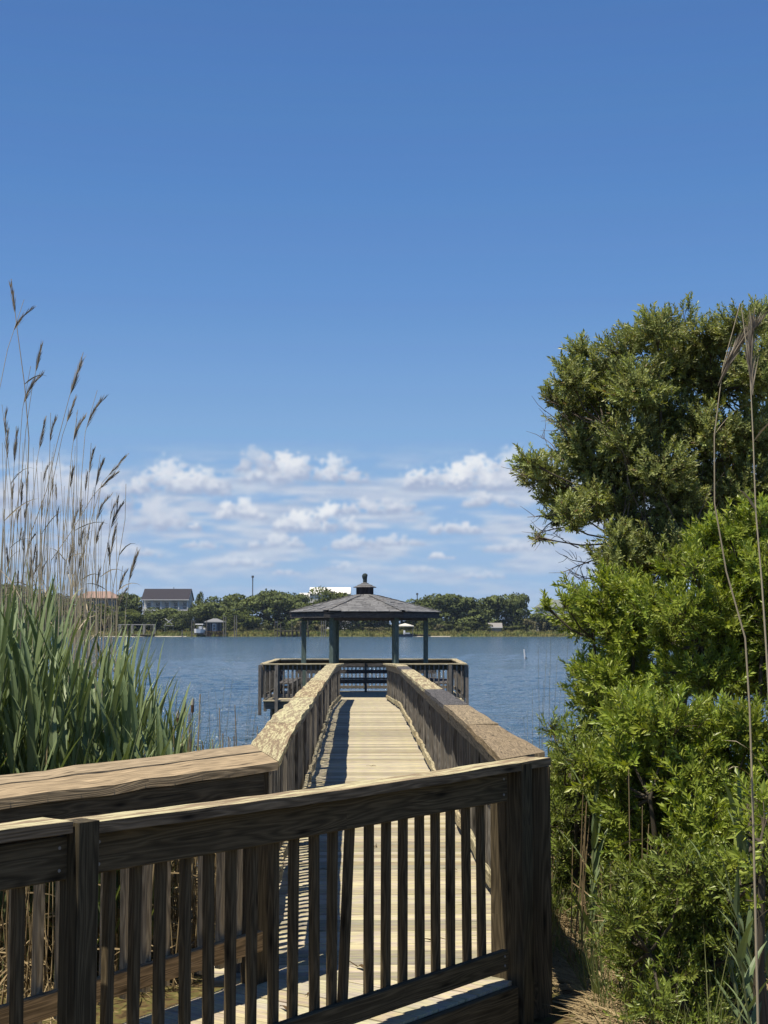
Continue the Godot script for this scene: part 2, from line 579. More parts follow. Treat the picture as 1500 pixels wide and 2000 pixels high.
func make_ground_and_water() -> void:
	var st := new_st()
	var nx := 70
	var nz := 60
	for i in nx + 1:
		for j in nz + 1:
			var x := lerpf(-60.0, 60.0, float(i) / nx)
			x = signf(x) * pow(absf(x) / 60.0, 1.8) * 60.0
			var d := lerpf(-50.0, 32.0, float(j) / nz)
			st.add_vertex(Vector3(x, ground_y(x, d), -d))
	for i in nx:
		for j in nz:
			var a := i * (nz + 1) + j
			var b := a + nz + 1
			for k in [a, a + 1, b, b, a + 1, b + 1]:
				st.add_index(k)
	st.generate_normals()
	structure("ground", st.commit(), M.earth)
	# the sound: one sheet, its wavelets in its shape out to 170 m and in the relief of its material beyond
	var waves := FastNoiseLite.new()
	waves.seed = 3
	waves.frequency = 1.0
	waves.fractal_octaves = 3
	waves.fractal_gain = 0.55
	var rows_z := [-16.0]
	while rows_z[-1] > -170.0:
		rows_z.append(rows_z[-1] - maxf(0.13, 0.0000105 * pow(-rows_z[-1], 2.0) * 5.0))
	var ncol := 300
	var pos := PackedVector3Array()
	var nor := PackedVector3Array()
	var uvs := PackedVector2Array()
	var tan := PackedFloat32Array()
	var idx := PackedInt32Array()
	var tile := 40.0
	var height := func(x: float, z: float) -> float:
		var gust := 0.7 + 0.8 * waves.get_noise_2d(x * 0.03, z * 0.02 + 90.0)
		return (waves.get_noise_2d(x * 0.42, z * 0.75) * 0.075 + waves.get_noise_2d(x * 0.1, z * 0.2 + 50.0) * 0.05) * gust
	for j in rows_z.size():
		var z: float = rows_z[j]
		var half := 14.0 + 0.42 * -z
		for k in ncol + 1:
			var x := lerpf(-half, half, float(k) / ncol)
			var edge := 0.0 if k == 0 or k == ncol or j == 0 or j == rows_z.size() - 1 else 1.0
			var y: float = height.call(x, z)
			var gx: float = (height.call(x + 0.1, z) - y) / 0.1
			var gz: float = (height.call(x, z + 0.1) - y) / 0.1
			pos.append(Vector3(x, y * edge, z))
			nor.append(Vector3(-gx, 1.0, -gz).normalized())
			uvs.append(Vector2(x / tile, z / tile))
			for v in [1.0, 0.0, 0.0, 1.0]:
				tan.append(v)
			if j > 0 and k > 0:
				var a := j * (ncol + 1) + k
				for q in [a, a - ncol - 2, a - 1, a, a - ncol - 1, a - ncol - 2]:
					idx.append(q)
	# the calm sheet round it: far, near, and on both sides
	var za: float = rows_z[-1]
	var ha: float = 14.0 + 0.42 * -za
	var hb: float = 14.0 + 0.42 * 16.0
	var pieces := [[Vector3(-2600, 0, za), Vector3(2600, 0, za), Vector3(2600, 0, -1500), Vector3(-2600, 0, -1500)], [Vector3(-hb, 0, 32), Vector3(hb, 0, 32), Vector3(hb, 0, -16), Vector3(-hb, 0, -16)],
		[Vector3(hb, 0, 32), Vector3(2600, 0, 32), Vector3(2600, 0, za), Vector3(ha, 0, za)], [Vector3(hb, 0, 32), Vector3(ha, 0, za), Vector3(hb, 0, -16), Vector3(hb, 0, -16)],
		[Vector3(-2600, 0, 32), Vector3(-hb, 0, 32), Vector3(-ha, 0, za), Vector3(-2600, 0, za)], [Vector3(-hb, 0, 32), Vector3(-hb, 0, -16), Vector3(-ha, 0, za), Vector3(-ha, 0, za)]]
	for c in pieces:
		var b := pos.size()
		for p in c:
			pos.append(p)
			nor.append(Vector3.UP)
			uvs.append(Vector2(p.x / tile, p.z / tile))
			for v in [1.0, 0.0, 0.0, 1.0]:
				tan.append(v)
		for q in [0, 2, 1, 0, 3, 2]:
			idx.append(b + q)
	var arr := []
	arr.resize(Mesh.ARRAY_MAX)
	arr[Mesh.ARRAY_VERTEX] = pos
	arr[Mesh.ARRAY_NORMAL] = nor
	arr[Mesh.ARRAY_TANGENT] = tan
	arr[Mesh.ARRAY_TEX_UV] = uvs
	arr[Mesh.ARRAY_INDEX] = idx
	var am := ArrayMesh.new()
	am.add_surface_from_arrays(Mesh.PRIMITIVE_TRIANGLES, arr)
	structure("water", am, M.water)
	# far land: a beach, a low bank, then rising a little
	st = new_st()
	var rows := [[-398.0, -1.2], [-403.0, 0.05], [-406.0, 0.5], [-412.0, 0.9], [-440.0, 1.8], [-700.0, 3.0], [-4500.0, 4.0]]
	var cols := 120
	for i in cols + 1:
		var x := lerpf(-1.0, 1.0, float(i) / cols)
		x = signf(x) * pow(absf(x), 1.7) * 3500.0
		var wig := wob.get_noise_2d(x * 0.02, 4.0) * 5.0 + wob.get_noise_2d(x * 0.07, 9.0) * 1.6
		for r in rows:
			st.add_vertex(Vector3(x, r[1], r[0] - (wig if r[0] > -500.0 else 0.0)))
	for i in cols:
		for j in rows.size() - 1:
			var a := i * rows.size() + j
			var b := a + rows.size()
			for k in [a, a + 1, b, b, a + 1, b + 1]:
				st.add_index(k)
	st.generate_normals()
	structure("far_shore_land", st.commit(), M.marsh)

# ------------------------------------------------------------------ boardwalk

func walk_x(d: float) -> float:
	return 0.035 - 0.0182 * (d - 6.5)

func walk_deck(d: float) -> float:
	return EYE - (NEAR_DECK if d < 27.0 else lerpf(NEAR_DECK, 2.1, (d - 27.0) / 13.0))

func walk_cap(d: float) -> float:
	return EYE - (lerpf(0.62, 0.75, (d - 6.5) / 20.5) if d < 27.0 else lerpf(0.75, 1.08, (d - 27.0) / 13.0))

func walk_at(d: float, off: float, y: float) -> Vector3:
	return Vector3(walk_x(d) + off, y, -d)

# A flat board between two edges given by points, with a thickness below.
func strip_board(front: Array, back: Array, thick: float, seed_ := 0, tint := Color.WHITE, face: Material = null, sides: Material = null) -> ArrayMesh:
	var st := new_st()
	var ss := st if sides == null else new_st()
	var down := Vector3(0, -thick, 0)
	var v := fmod(seed_ * 0.619, 1.0)
	var u0 := fmod(seed_ * 0.377, 1.0)
	for i in front.size() - 1:
		var l: float = front[i].distance_to(front[i + 1]) / 2.0
		var w: float = front[i].distance_to(back[i]) / 0.28
		var t := thick / 0.28
		var a: Vector3 = front[i]
		var b: Vector3 = front[i + 1]
		var c: Vector3 = back[i + 1]
		var d: Vector3 = back[i]
		var n := (b - a).cross(d - a).normalized()
		n = n if n.y > 0.0 else -n
		var out := (a - d).normalized()
		out = (out - n * out.dot(n)).normalized()
		quad(st, a, b, c, d, n, [Vector2(u0, v), Vector2(u0, v + l), Vector2(u0 + w, v + l), Vector2(u0 + w, v)], tint)
		quad(ss, a + down, b + down, c + down, d + down, -n, [Vector2(u0, v), Vector2(u0, v + l), Vector2(u0 + w, v + l), Vector2(u0 + w, v)], tint)
		quad(ss, a, b, b + down, a + down, out, [Vector2(u0, v), Vector2(u0, v + l), Vector2(u0 - t, v + l), Vector2(u0 - t, v)], tint)
		quad(ss, d, c, c + down, d + down, -out, [Vector2(u0 + w, v), Vector2(u0 + w, v + l), Vector2(u0 + w + t, v + l), Vector2(u0 + w + t, v)], tint)
		v += l
	for k in [0, front.size() - 1]:
		var a: Vector3 = front[k]
		var d: Vector3 = back[k]
		var n: Vector3 = (front[0] - front[1]).normalized() if k == 0 else (front[-1] - front[-2]).normalized()
		quad(ss, a, d, d + down, a + down, n, [Vector2(0, 0), Vector2(0.6, 0), Vector2(0.6, 0.04), Vector2(0, 0.04)], tint)
	st.generate_tangents()
	var mesh: ArrayMesh = st.commit()
	if sides != null:
		ss.generate_tangents()
		ss.commit(mesh)
		mesh.surface_set_material(0, face)
		mesh.surface_set_material(1, sides)
	return mesh

# points between a and b, pushed about a little so that a sawn edge does not run dead straight
func edge_points(a: Vector3, b: Vector3, n: int, amount: float, seed_: int) -> Array:
	var out := []
	var side := (b - a).cross(Vector3.UP).normalized()
	for i in n + 1:
		var p := a.lerp(b, float(i) / n)
		if i > 0 and i < n:
			p += side * wob.get_noise_2d(i * 1.7, seed_ * 3.7) * amount + Vector3.UP * wob.get_noise_2d(i * 0.9, seed_ * 5.1 + 40.0) * amount * 0.7
		out.append(p)
	return out

# a vertical prism over a convex outline; the grain runs along dir
func prism(outline: PackedVector2Array, y: float, thick: float, dir: Vector2, seed_: int, tint: Color) -> ArrayMesh:
	var st := new_st()
	var side := Vector2(-dir.y, dir.x)
	var off := Vector2(fmod(seed_ * 0.377, 1.0), fmod(seed_ * 0.619, 1.0))
	var top := []
	var bot := []
	var uv := []
	var mid := Vector2.ZERO
	for p in outline:
		top.append(Vector3(p.x, y, p.y))
		bot.append(Vector3(p.x, y - thick, p.y))
		uv.append(Vector2(p.dot(side) / 0.28, p.dot(dir) / 2.0) + off)
		mid += p / outline.size()
	for k in range(1, outline.size() - 1):
		tri(st, [top[0], top[k], top[k + 1]], [Vector3.UP, Vector3.UP, Vector3.UP], [uv[0], uv[k], uv[k + 1]], tint)
	for k in outline.size():
		var k2 := (k + 1) % outline.size()
		var e := outline[k2] - outline[k]
		var n2 := Vector2(e.y, -e.x).normalized()
		if n2.dot(outline[k] - mid) < 0.0:
			n2 = -n2
		quad(st, top[k], top[k2], bot[k2], bot[k], Vector3(n2.x, 0, n2.y), [uv[k], uv[k2], uv[k2] + Vector2(0.1, 0), uv[k] + Vector2(0.1, 0)], tint)
	st.generate_tangents()
	return st.commit()

func tone(lo: float, hi: float, warm := 0.04) -> Color:
	var v := rng.randf_range(lo, hi)
	var k := rng.randf_range(-warm, warm)
	return Color(v * (1.0 + k), v, v * (1.0 - k))

func make_boardwalk() -> void:
	var deck := thing("boardwalk", "long weathered plank walkway with turned landing running out over water to gazebo", "boardwalk", Vector3(0, 0, -6.6))
	var o := Vector3(0, 0, 6.6)
	# deck boards across the walk
	var kinds := []
	for k in 14:
		kinds.append(timber(1.44, 0.036, 0.138, tone(0.6, 1.12, 0.05), k * 7 + 1, 0.003, 3, 0.005))
	var d := 6.66
	var turn := atan(0.0182)
	while d < 39.9:
		var slope := 0.0 if d < 27.0 else atan(0.5 / 13.0)
		var b := Basis(Vector3.UP, turn) * Basis(Vector3.RIGHT, slope + rng.randf_range(-0.006, 0.006)) * Basis(Vector3.FORWARD, rng.randf_range(-0.0025, 0.0025))
		put(deck, "deck_board", kinds[rng.randi() % 14], M.deck, Transform3D(b, walk_at(d, rng.randf_range(-0.012, 0.012) - (0.12 if d < 7.2 else 0.0), walk_deck(d) - 0.018 + rng.randf_range(-0.003, 0.002)) + o))
		d += 0.1465
	# landing boards, cut to the outline of the landing
	var n0 := at_drop(1075.5, 1479.5, NEAR_CAP)
	var n1 := at_drop(208, 1601, NEAR_CAP)
	var l0 := at_drop(543, 1488, NEAR_CAP)
	var l1 := at_drop(0, 1560.5, NEAR_CAP)
	var nd := (n1 - n0).normalized()
	var ld := (l1 - l0).normalized()
	var outline := PackedVector2Array([Vector2(n0.x + nd.x * 0.33 - 0.03, n0.z + nd.z * 0.33 - 0.025), Vector2(n0.x + nd.x * 7.5 - 0.03, n0.z + nd.z * 7.5 - 0.025), Vector2(l0.x + ld.x * 6.2, l0.z + ld.z * 6.2), Vector2(l0.x - 0.16, l0.z - 0.02), Vector2(l0.x - 0.22, -6.58), Vector2(n0.x - 0.2, -6.58)])
	var run := ((nd + ld) * 0.5)
	var rd := Vector2(run.x, run.z).normalized()
	var across := Vector2(-rd.y, rd.x)
	var s := -2.2
	var origin := Vector2(n0.x, n0.z)
	while s < 7.4:
		var a := origin + rd * s
		var strip := PackedVector2Array([a - across * 4.0, a + across * 4.0, a + rd * 0.139 + across * 4.0, a + rd * 0.139 - across * 4.0])
		for piece in Geometry2D.intersect_polygons(strip, outline):
			put(deck, "deck_board", prism(piece, EYE - NEAR_DECK + rng.randf_range(-0.003, 0.003), 0.036, across, int(s * 100.0) + 300, tone(0.8, 1.12, 0.05)), M.deck, Transform3D(Basis.IDENTITY, o))
		s += 0.145
	# joists and piles below
	for off in [-0.66, 0.0, 0.66]:
		for q in [[6.7, 27.0], [27.0, 40.0]]:
			beam(deck, "joist", walk_at(q[0], off, walk_deck(q[0]) - 0.136) + o, walk_at(q[1], off, walk_deck(q[1]) - 0.136) + o, 0.19, 0.04, M.dark)
	var rim := Vector3(-0.012, -NEAR_DECK + NEAR_CAP - 0.118, -0.009)
	beam(deck, "rim_joist", n0 + nd * 0.3 + rim + o, n0 + nd * 7.4 + rim + o, 0.22, 0.038, M.dark)
	beam(deck, "rim_joist", l0 + Vector3(-0.03, -NEAR_DECK + NEAR_CAP - 0.135, -0.04) + o, l0 + ld * 6.0 + Vector3(-0.03, -NEAR_DECK + NEAR_CAP - 0.135, -0.04) + o, 0.19, 0.04, M.dark)
	d = 10.0
	while d < 39.0:
		for off in [-0.5, 0.5]:
			var st := new_st()
			var p := walk_at(d, off, walk_deck(d) - 0.24) + o
			add_tube(st, [Vector3(p.x, -1.6, p.z), Vector3(p.x, p.y, p.z)], [0.11, 0.1], 10, Color.WHITE)
			put(deck, "pile", st.commit(), M.grey)
		d += 3.68
	walk_railing(-1.0, "railing whose lichen-covered cap casts a dark band across the deck boards")
	walk_railing(1.0, "railing with two slate grey replacement boards in its brown cap")
	landing_railings(n0, n1, nd, l0, l1, ld)
	fallen_leaf()

func walk_railing(side: float, label: String) -> void:
	var r := thing("railing", label, "railing", walk_at(6.75, side * 0.69, walk_deck(6.75)), 0.0, "boardwalk railings")
	var o := -r.position
	var posts := []
	for k in 12:
		posts.append(6.75 + k * 1.84)
	for k in range(1, 8):
		posts.append(26.99 + k * 1.855)
	var post_meshes := []
	for k in 4:
		post_meshes.append(timber(1.0, 0.089, 0.089, tone(0.75, 1.1), k * 11 + 3, 0.004, 3, 0.005))
	for k in posts.size():
		var d: float = posts[k]
		var top := walk_cap(d) - 0.04
		var low := walk_deck(d) - 0.34
		if k == 0:
			low = 1.2
		var xf := stand(walk_at(d, side * 0.7, low) + o, walk_at(d, side * 0.7, top) + o, Vector3(side, 0, 0))
		xf.basis = xf.basis * Basis.from_scale(Vector3(top - low, 1, 1))
		put(r, "post", post_meshes[k % 4], M.dark if k == 0 and side > 0.0 else M.grey, xf)
	# caps: [from, to, material]
	var caps := []
	if side < 0.0:
		caps = [[9.4, 13.1, "lichen"], [13.1, 17.8, "flake"], [17.8, 22.4, "lichen"], [22.4, 26.99, "lichen"], [26.99, 33.5, "lichen"], [33.5, 40.0, "lichen"]]
	else:
		caps = [[6.9, 9.2, "brown"], [9.2, 11.7, "brown"], [11.7, 15.0, "slate"], [15.0, 19.6, "flake"], [19.6, 23.2, "lichen"], [23.2, 25.6, "slate"], [25.6, 26.99, "lichen"], [26.99, 33.5, "lichen"], [33.5, 40.0, "lichen"]]
	var num := 0
	for c in caps:
		var n := maxi(2, int((c[1] - c[0]) / 0.35))
		var i0 := walk_at(c[0] + 0.003, side * 0.545, walk_cap(c[0])) + o
		var i1 := walk_at(c[1] - 0.003, side * 0.545, walk_cap(c[1])) + o
		var o0 := walk_at(c[0] + 0.003, side * 0.748, walk_cap(c[0]) + rng.randf_range(-0.006, 0.006)) + o
		var o1 := walk_at(c[1] - 0.003, side * 0.748, walk_cap(c[1]) + rng.randf_range(-0.006, 0.006)) + o
		if side > 0.0 and num == 0:
			i0 = at_drop(978, 1483, NEAR_CAP + 0.002) + o
			o0 = at_drop(1064, 1468.5, NEAR_CAP + 0.002) + o
		num += 1
		put(r, "cap_board", strip_board(edge_points(i0, i1, n, 0.018, num * 7 + int(side * 3)), edge_points(o0, o1, n, 0.018, num * 9 + int(side * 5)), 0.037, num * 5 + int(side) + 2, tone(0.9, 1.06) * (0.74 if c[2] == "brown" else 1.0)), M[c[2]])
	if side < 0.0:
		# the mitred first board that meets the landing rail
		var i0 := at_drop(543.5, 1487, NEAR_CAP) + o
		var o0 := at_drop(490, 1454, 0.588) + o
		put(r, "cap_board", strip_board(edge_points(i0, walk_at(9.397, -0.545, walk_cap(9.4)) + o, 8, 0.012, 3), edge_points(o0, walk_at(9.397, -0.748, walk_cap(9.4)) + o, 8, 0.012, 8), 0.037, 4), M.flake)
	for k in range(0, posts.size() - 1):
		var a: float = posts[k] - (0.04 if k > 0 else -0.05)
		var b: float = posts[k + 1] - 0.045
		var m: StandardMaterial3D = M.grey if side < 0.0 else M.brown
		beam(r, "top_rail", walk_at(a, side * 0.636, walk_cap(a) - 0.108) + o, walk_at(b, side * 0.636, walk_cap(b) - 0.108) + o, 0.138, 0.037, m, tone(0.85, 1.1), -1, 0.006, 6)
		beam(r, "bottom_rail", walk_at(a, side * 0.636, walk_deck(a) + 0.1) + o, walk_at(b, side * 0.636, walk_deck(b) + 0.1) + o, 0.086, 0.037, M.bleached, tone(0.85, 1.05), -1, 0.03, 8)
	var sticks := []
	for k in 8:
		sticks.append(timber(1.0, 0.036, 0.036, tone(0.7, 1.15, 0.05), k * 13 + 5, 0.0, 1, 0.003))
	var d := 6.9
	while d < 39.95:
		var near_post := false
		for p in posts:
			if absf(p - d) < 0.068:
				near_post = true
		if not near_post:
			var low := walk_deck(d) + 0.03
			var top := walk_cap(d) - 0.045
			var lean := Vector3(rng.randf_range(-0.006, 0.006), 0, rng.randf_range(-0.012, 0.012))
			var xf := stand(walk_at(d, side * 0.706, low) + o, walk_at(d, side * 0.706, top) + o + lean, Vector3(side, 0, 0))
			xf.basis = xf.basis * Basis.from_scale(Vector3(top - low, 1, 1))
			put(r, "baluster", sticks[rng.randi() % 8], M.grey, xf)
		d += 0.1205

func landing_railings(n0: Vector3, n1: Vector3, nd: Vector3, l0: Vector3, l1: Vector3, ld: Vector3) -> void:
	# ---- the rail on this side of the landing, its face to the viewer
	var base := Vector3(n1.x, EYE - NEAR_DECK, n1.z)
	var r := thing("railing", "dark railing with one slanting baluster and flaking lichen along its narrow cap", "railing", base, 0.0, "boardwalk railings")
	var o := -base
	var into := Vector3(nd.z, 0, -nd.x).normalized()      # from the viewer's side towards the landing
	if into.z > 0.0:
		into = -into
	var f := func(px: float, py: float) -> Vector3: return at_drop(px, py, NEAR_CAP) + o
	var fr := []
	var bk := []
	for k in 21:
		var t := k / 20.0
		var p: Vector3 = (n0 + o).lerp(n1 + o + nd * 0.06, t)
		var sag := Vector3(0, -0.012 * sin(PI * t) + wob.get_noise_1d(k * 0.9) * 0.004, 0)
		fr.append(p + sag + into * wob.get_noise_1d(k * 1.3 + 9.0) * 0.008)
		bk.append(p + sag + into * (0.15 + wob.get_noise_1d(k * 1.1 + 30.0) * 0.008) + Vector3(0, -0.004, 0))
	fr.reverse()
	bk.reverse()
	put(r, "cap_board", strip_board(fr, bk, 0.037, 4, Color.WHITE, M.flake, M.bare), null)
	# next length of cap, running out of the picture
	var e0: Vector3 = n0 + o + nd * ((n1 - n0).length() + 0.125) + into * 0.012 + Vector3(0, 0.008, 0)
	var e1: Vector3 = e0 + nd * 3.4
	put(r, "cap_board", strip_board(edge_points(e0, e1, 14, 0.01, 5), edge_points(e0 + into * 0.15, e1 + into * 0.15, 14, 0.01, 6), 0.037, 9, Color.WHITE, M.flake, M.bare), null)
	var length := (n1 - n0).length()
	# posts: [distance along from n0, drop of its top]
	var post_s := [0.21, length + 0.075, length + 2.15]
	for k in 3:
		var p: Vector3 = n0 + o + nd * (post_s[k] as float) + into * 0.0395
		var top: float = 0.002 if k == 1 else -0.012
		beam(r, "post", Vector3(p.x, -0.55 - 0.0, p.z), Vector3(p.x, n0.y + o.y + top, p.z), 0.089, 0.089, M.dark, Color(0.8, 0.84, 0.86), 20 + k * 7, 0.003, 4, into, 0.004)
	# second post of the corner, on the deck side of the rail
	var pc: Vector3 = n0 + o + nd * 0.2 + into * 0.135
	beam(r, "post", Vector3(pc.x, -0.2, pc.z), Vector3(pc.x, n0.y + o.y - 0.04, pc.z), 0.089, 0.089, M.dark, tone(0.85, 1.0), 61, 0.0, 1, into)
	var spans := [[0.3, length + 0.03], [length + 0.12, length + 2.1]]
	for k in 2:
		var a: float = spans[k][0]
		var b: float = spans[k][1]
		var up: Vector3 = into * 0.064
		beam(r, "top_rail", n0 + o + nd * a + up + Vector3(0, -0.11, 0), n0 + o + nd * b + up + Vector3(0, -0.11, 0), 0.136, 0.037, M.dark, tone(0.9, 1.05), 33 + k * 5, 0.004, 6)
		beam(r, "bottom_rail", n0 + o + nd * a + up + Vector3(0, -0.88, 0), n0 + o + nd * b + up + Vector3(0, -0.88, 0), 0.092, 0.037, M.dark, tone(0.9, 1.05), 43 + k * 5, 0.004, 6)
	var sticks := []
	for k in 6:
		sticks.append(timber(1.0, 0.033, 0.033, tone(1.15, 1.6, 0.08), k * 13 + 2, 0.0, 1, 0.003))
	var num := 0
	for sp in spans:
		var s: float = sp[0] + 0.14
		while s < sp[1] - 0.03:
			var p: Vector3 = n0 + o + nd * s + into * 0.103
			var slip := Vector3(rng.randf_range(-0.006, 0.006), 0, 0)
			if num == 8:
				slip = nd * 0.055
			var xf := stand(Vector3(p.x, n0.y + o.y - 0.905, p.z) + slip, Vector3(p.x, n0.y + o.y - 0.05, p.z), into)
			xf.basis = xf.basis * Basis.from_scale(Vector3(0.855, 1, 1))
			put(r, "baluster", sticks[rng.randi() % 6], M.dark, xf)
			num += 1
			s += 0.1135
	for sp in spans:
		for e in [sp[0] + 0.03, sp[1] - 0.04]:
			for y in [-0.075, -0.145, -0.86, -0.9]:
				var st := new_st()
				var c: Vector3 = n0 + o + nd * (e as float) + into * 0.0455 + Vector3(0, y, 0)
				add_tube(st, [c + into * 0.004, c - into * 0.0015], [0.0055, 0.0055], 8, Color(0.3, 0.29, 0.27))
				put(r, "screw_head", st.commit(), M.bark)
	# ---- the rail on the far side of the landing
	base = Vector3(l0.x, EYE - NEAR_DECK, l0.z)
	r = thing("railing", "brown railing under a broad split cap board in front of the tall reeds", "railing", base, 0.0, "boardwalk railings")
	o = -base
	var away := Vector3(ld.z, 0, -ld.x).normalized()
	if away.z > 0.0:
		away = -away
	var fl: Vector3 = l0 + o
	var fl1: Vector3 = l1 + o + ld * 2.6
	var b0: Vector3 = at_drop(489, 1454, 0.585) + o
	var b1: Vector3 = at_drop(0, 1514.7, 0.585) + o
	b1 = b1 + (b1 - b0).normalized() * 2.6
	var front := edge_points(fl, fl1, 24, 0.012, 12)
	var back := edge_points(b0, b1, 24, 0.012, 14)
	var mid_a := []
	var mid_b := []
	for k in front.size():
		mid_a.append(front[k].lerp(back[k], 0.55) + Vector3(0, wob.get_noise_1d(k * 0.8) * 0.004, 0))
		mid_b.append(front[k].lerp(back[k], 0.575) + Vector3(0, 0.003 + wob.get_noise_1d(k * 0.7 + 8.0) * 0.004, 0))
	put(r, "cap_board", strip_board(front, mid_a, 0.038, 51, Color(1.0, 0.96, 0.9)), M.brown)
	put(r, "cap_board", strip_board(mid_b, back, 0.038, 58, Color(0.96, 0.94, 0.92)), M.brown)
	var far_len := fl.distance_to(fl1)
	beam(r, "top_rail", fl + ld * 0.09 + away * 0.03 + Vector3(0, -0.104, 0), fl + ld * far_len + away * 0.03 + Vector3(0, -0.104, 0), 0.13, 0.037, M.dark, Color.WHITE, 71, 0.004, 6)
	beam(r, "bottom_rail", fl + ld * 0.09 + away * 0.03 + Vector3(0, -0.78, 0), fl + ld * far_len + away * 0.03 + Vector3(0, -0.78, 0), 0.09, 0.037, M.brown, Color(0.8, 0.68, 0.55), 75, 0.004, 6)
	var s := 0.2
	while s < far_len:
		var p: Vector3 = fl + ld * s + away * 0.069
		var xf := stand(Vector3(p.x, -0.86 - 0.06, p.z), Vector3(p.x + rng.randf_range(-0.008, 0.008), -0.045, p.z), away)
		xf = stand(Vector3(p.x, fl.y - 0.86, p.z), Vector3(p.x + rng.randf_range(-0.008, 0.008), fl.y - 0.045, p.z), away)
		xf.basis = xf.basis * Basis.from_scale(Vector3(0.815, 1, 1))
		put(r, "baluster", sticks[rng.randi() % 6], M.brown, xf)
		s += 0.118
	for q in [0.045, 1.9, 3.75]:
		var p: Vector3 = fl + ld * q + away * 0.093
		beam(r, "post", Vector3(p.x, -0.75, p.z), Vector3(p.x, fl.y - 0.042, p.z), 0.089, 0.089, M.dark, tone(0.8, 0.95), 81, 0.0, 1, away)

func fallen_leaf() -> void:
	# a dry curled scrap lying on the boards behind the balusters
	var at := at_drop(698, 1890, NEAR_DECK)
	var r := thing("dry_leaf", "small curled dry leaf lying on the sunny deck boards", "leaf", at + Vector3(0, 0.004, 0))
	var st := new_st()
	add_blade(st, Vector3.ZERO, Vector3(0.5, 0.35, 1).normalized(), Vector3(1, 0.2, -0.4), 0.09, 0.03, 1.1, 5, Color(0.12, 0.08, 0.045), 0.6)
	put(r, "leaf_blade", st.commit(), M.straw)
	st = new_st()
	add_tube(st, [Vector3(0, 0.002, 0), Vector3(-0.04, 0.02, -0.03), Vector3(-0.06, 0.012, -0.06)], [0.003, 0.0025, 0.002], 5, Color(0.1, 0.07, 0.04))
	put(r, "stalk", st.commit(), M.straw)
	for q in [[640, 1700], [735, 1655], [790, 1760], [845, 1840], [760, 1940], [600, 1945], [880, 1700], [725, 1497], [560, 1975]]:
		var c := copy_thing(r, "tiny dry leaf scrap fallen on the deck boards")
		c.set_meta("group", "dry leaf scraps on the deck")
		c.position = at_drop(q[0], q[1], NEAR_DECK) + Vector3(0, 0.004, 0)
		c.rotation.y = q[0] * 1.7
		c.scale = Vector3.ONE * (0.4 + fmod(q[1] * 0.37, 0.4))

# ------------------------------------------------------------------ platform and gazebo

const MID := Vector3(-0.575, 1.3, -42.8)     # middle of the platform deck (2.1 below the eye)
const HALF := 2.8

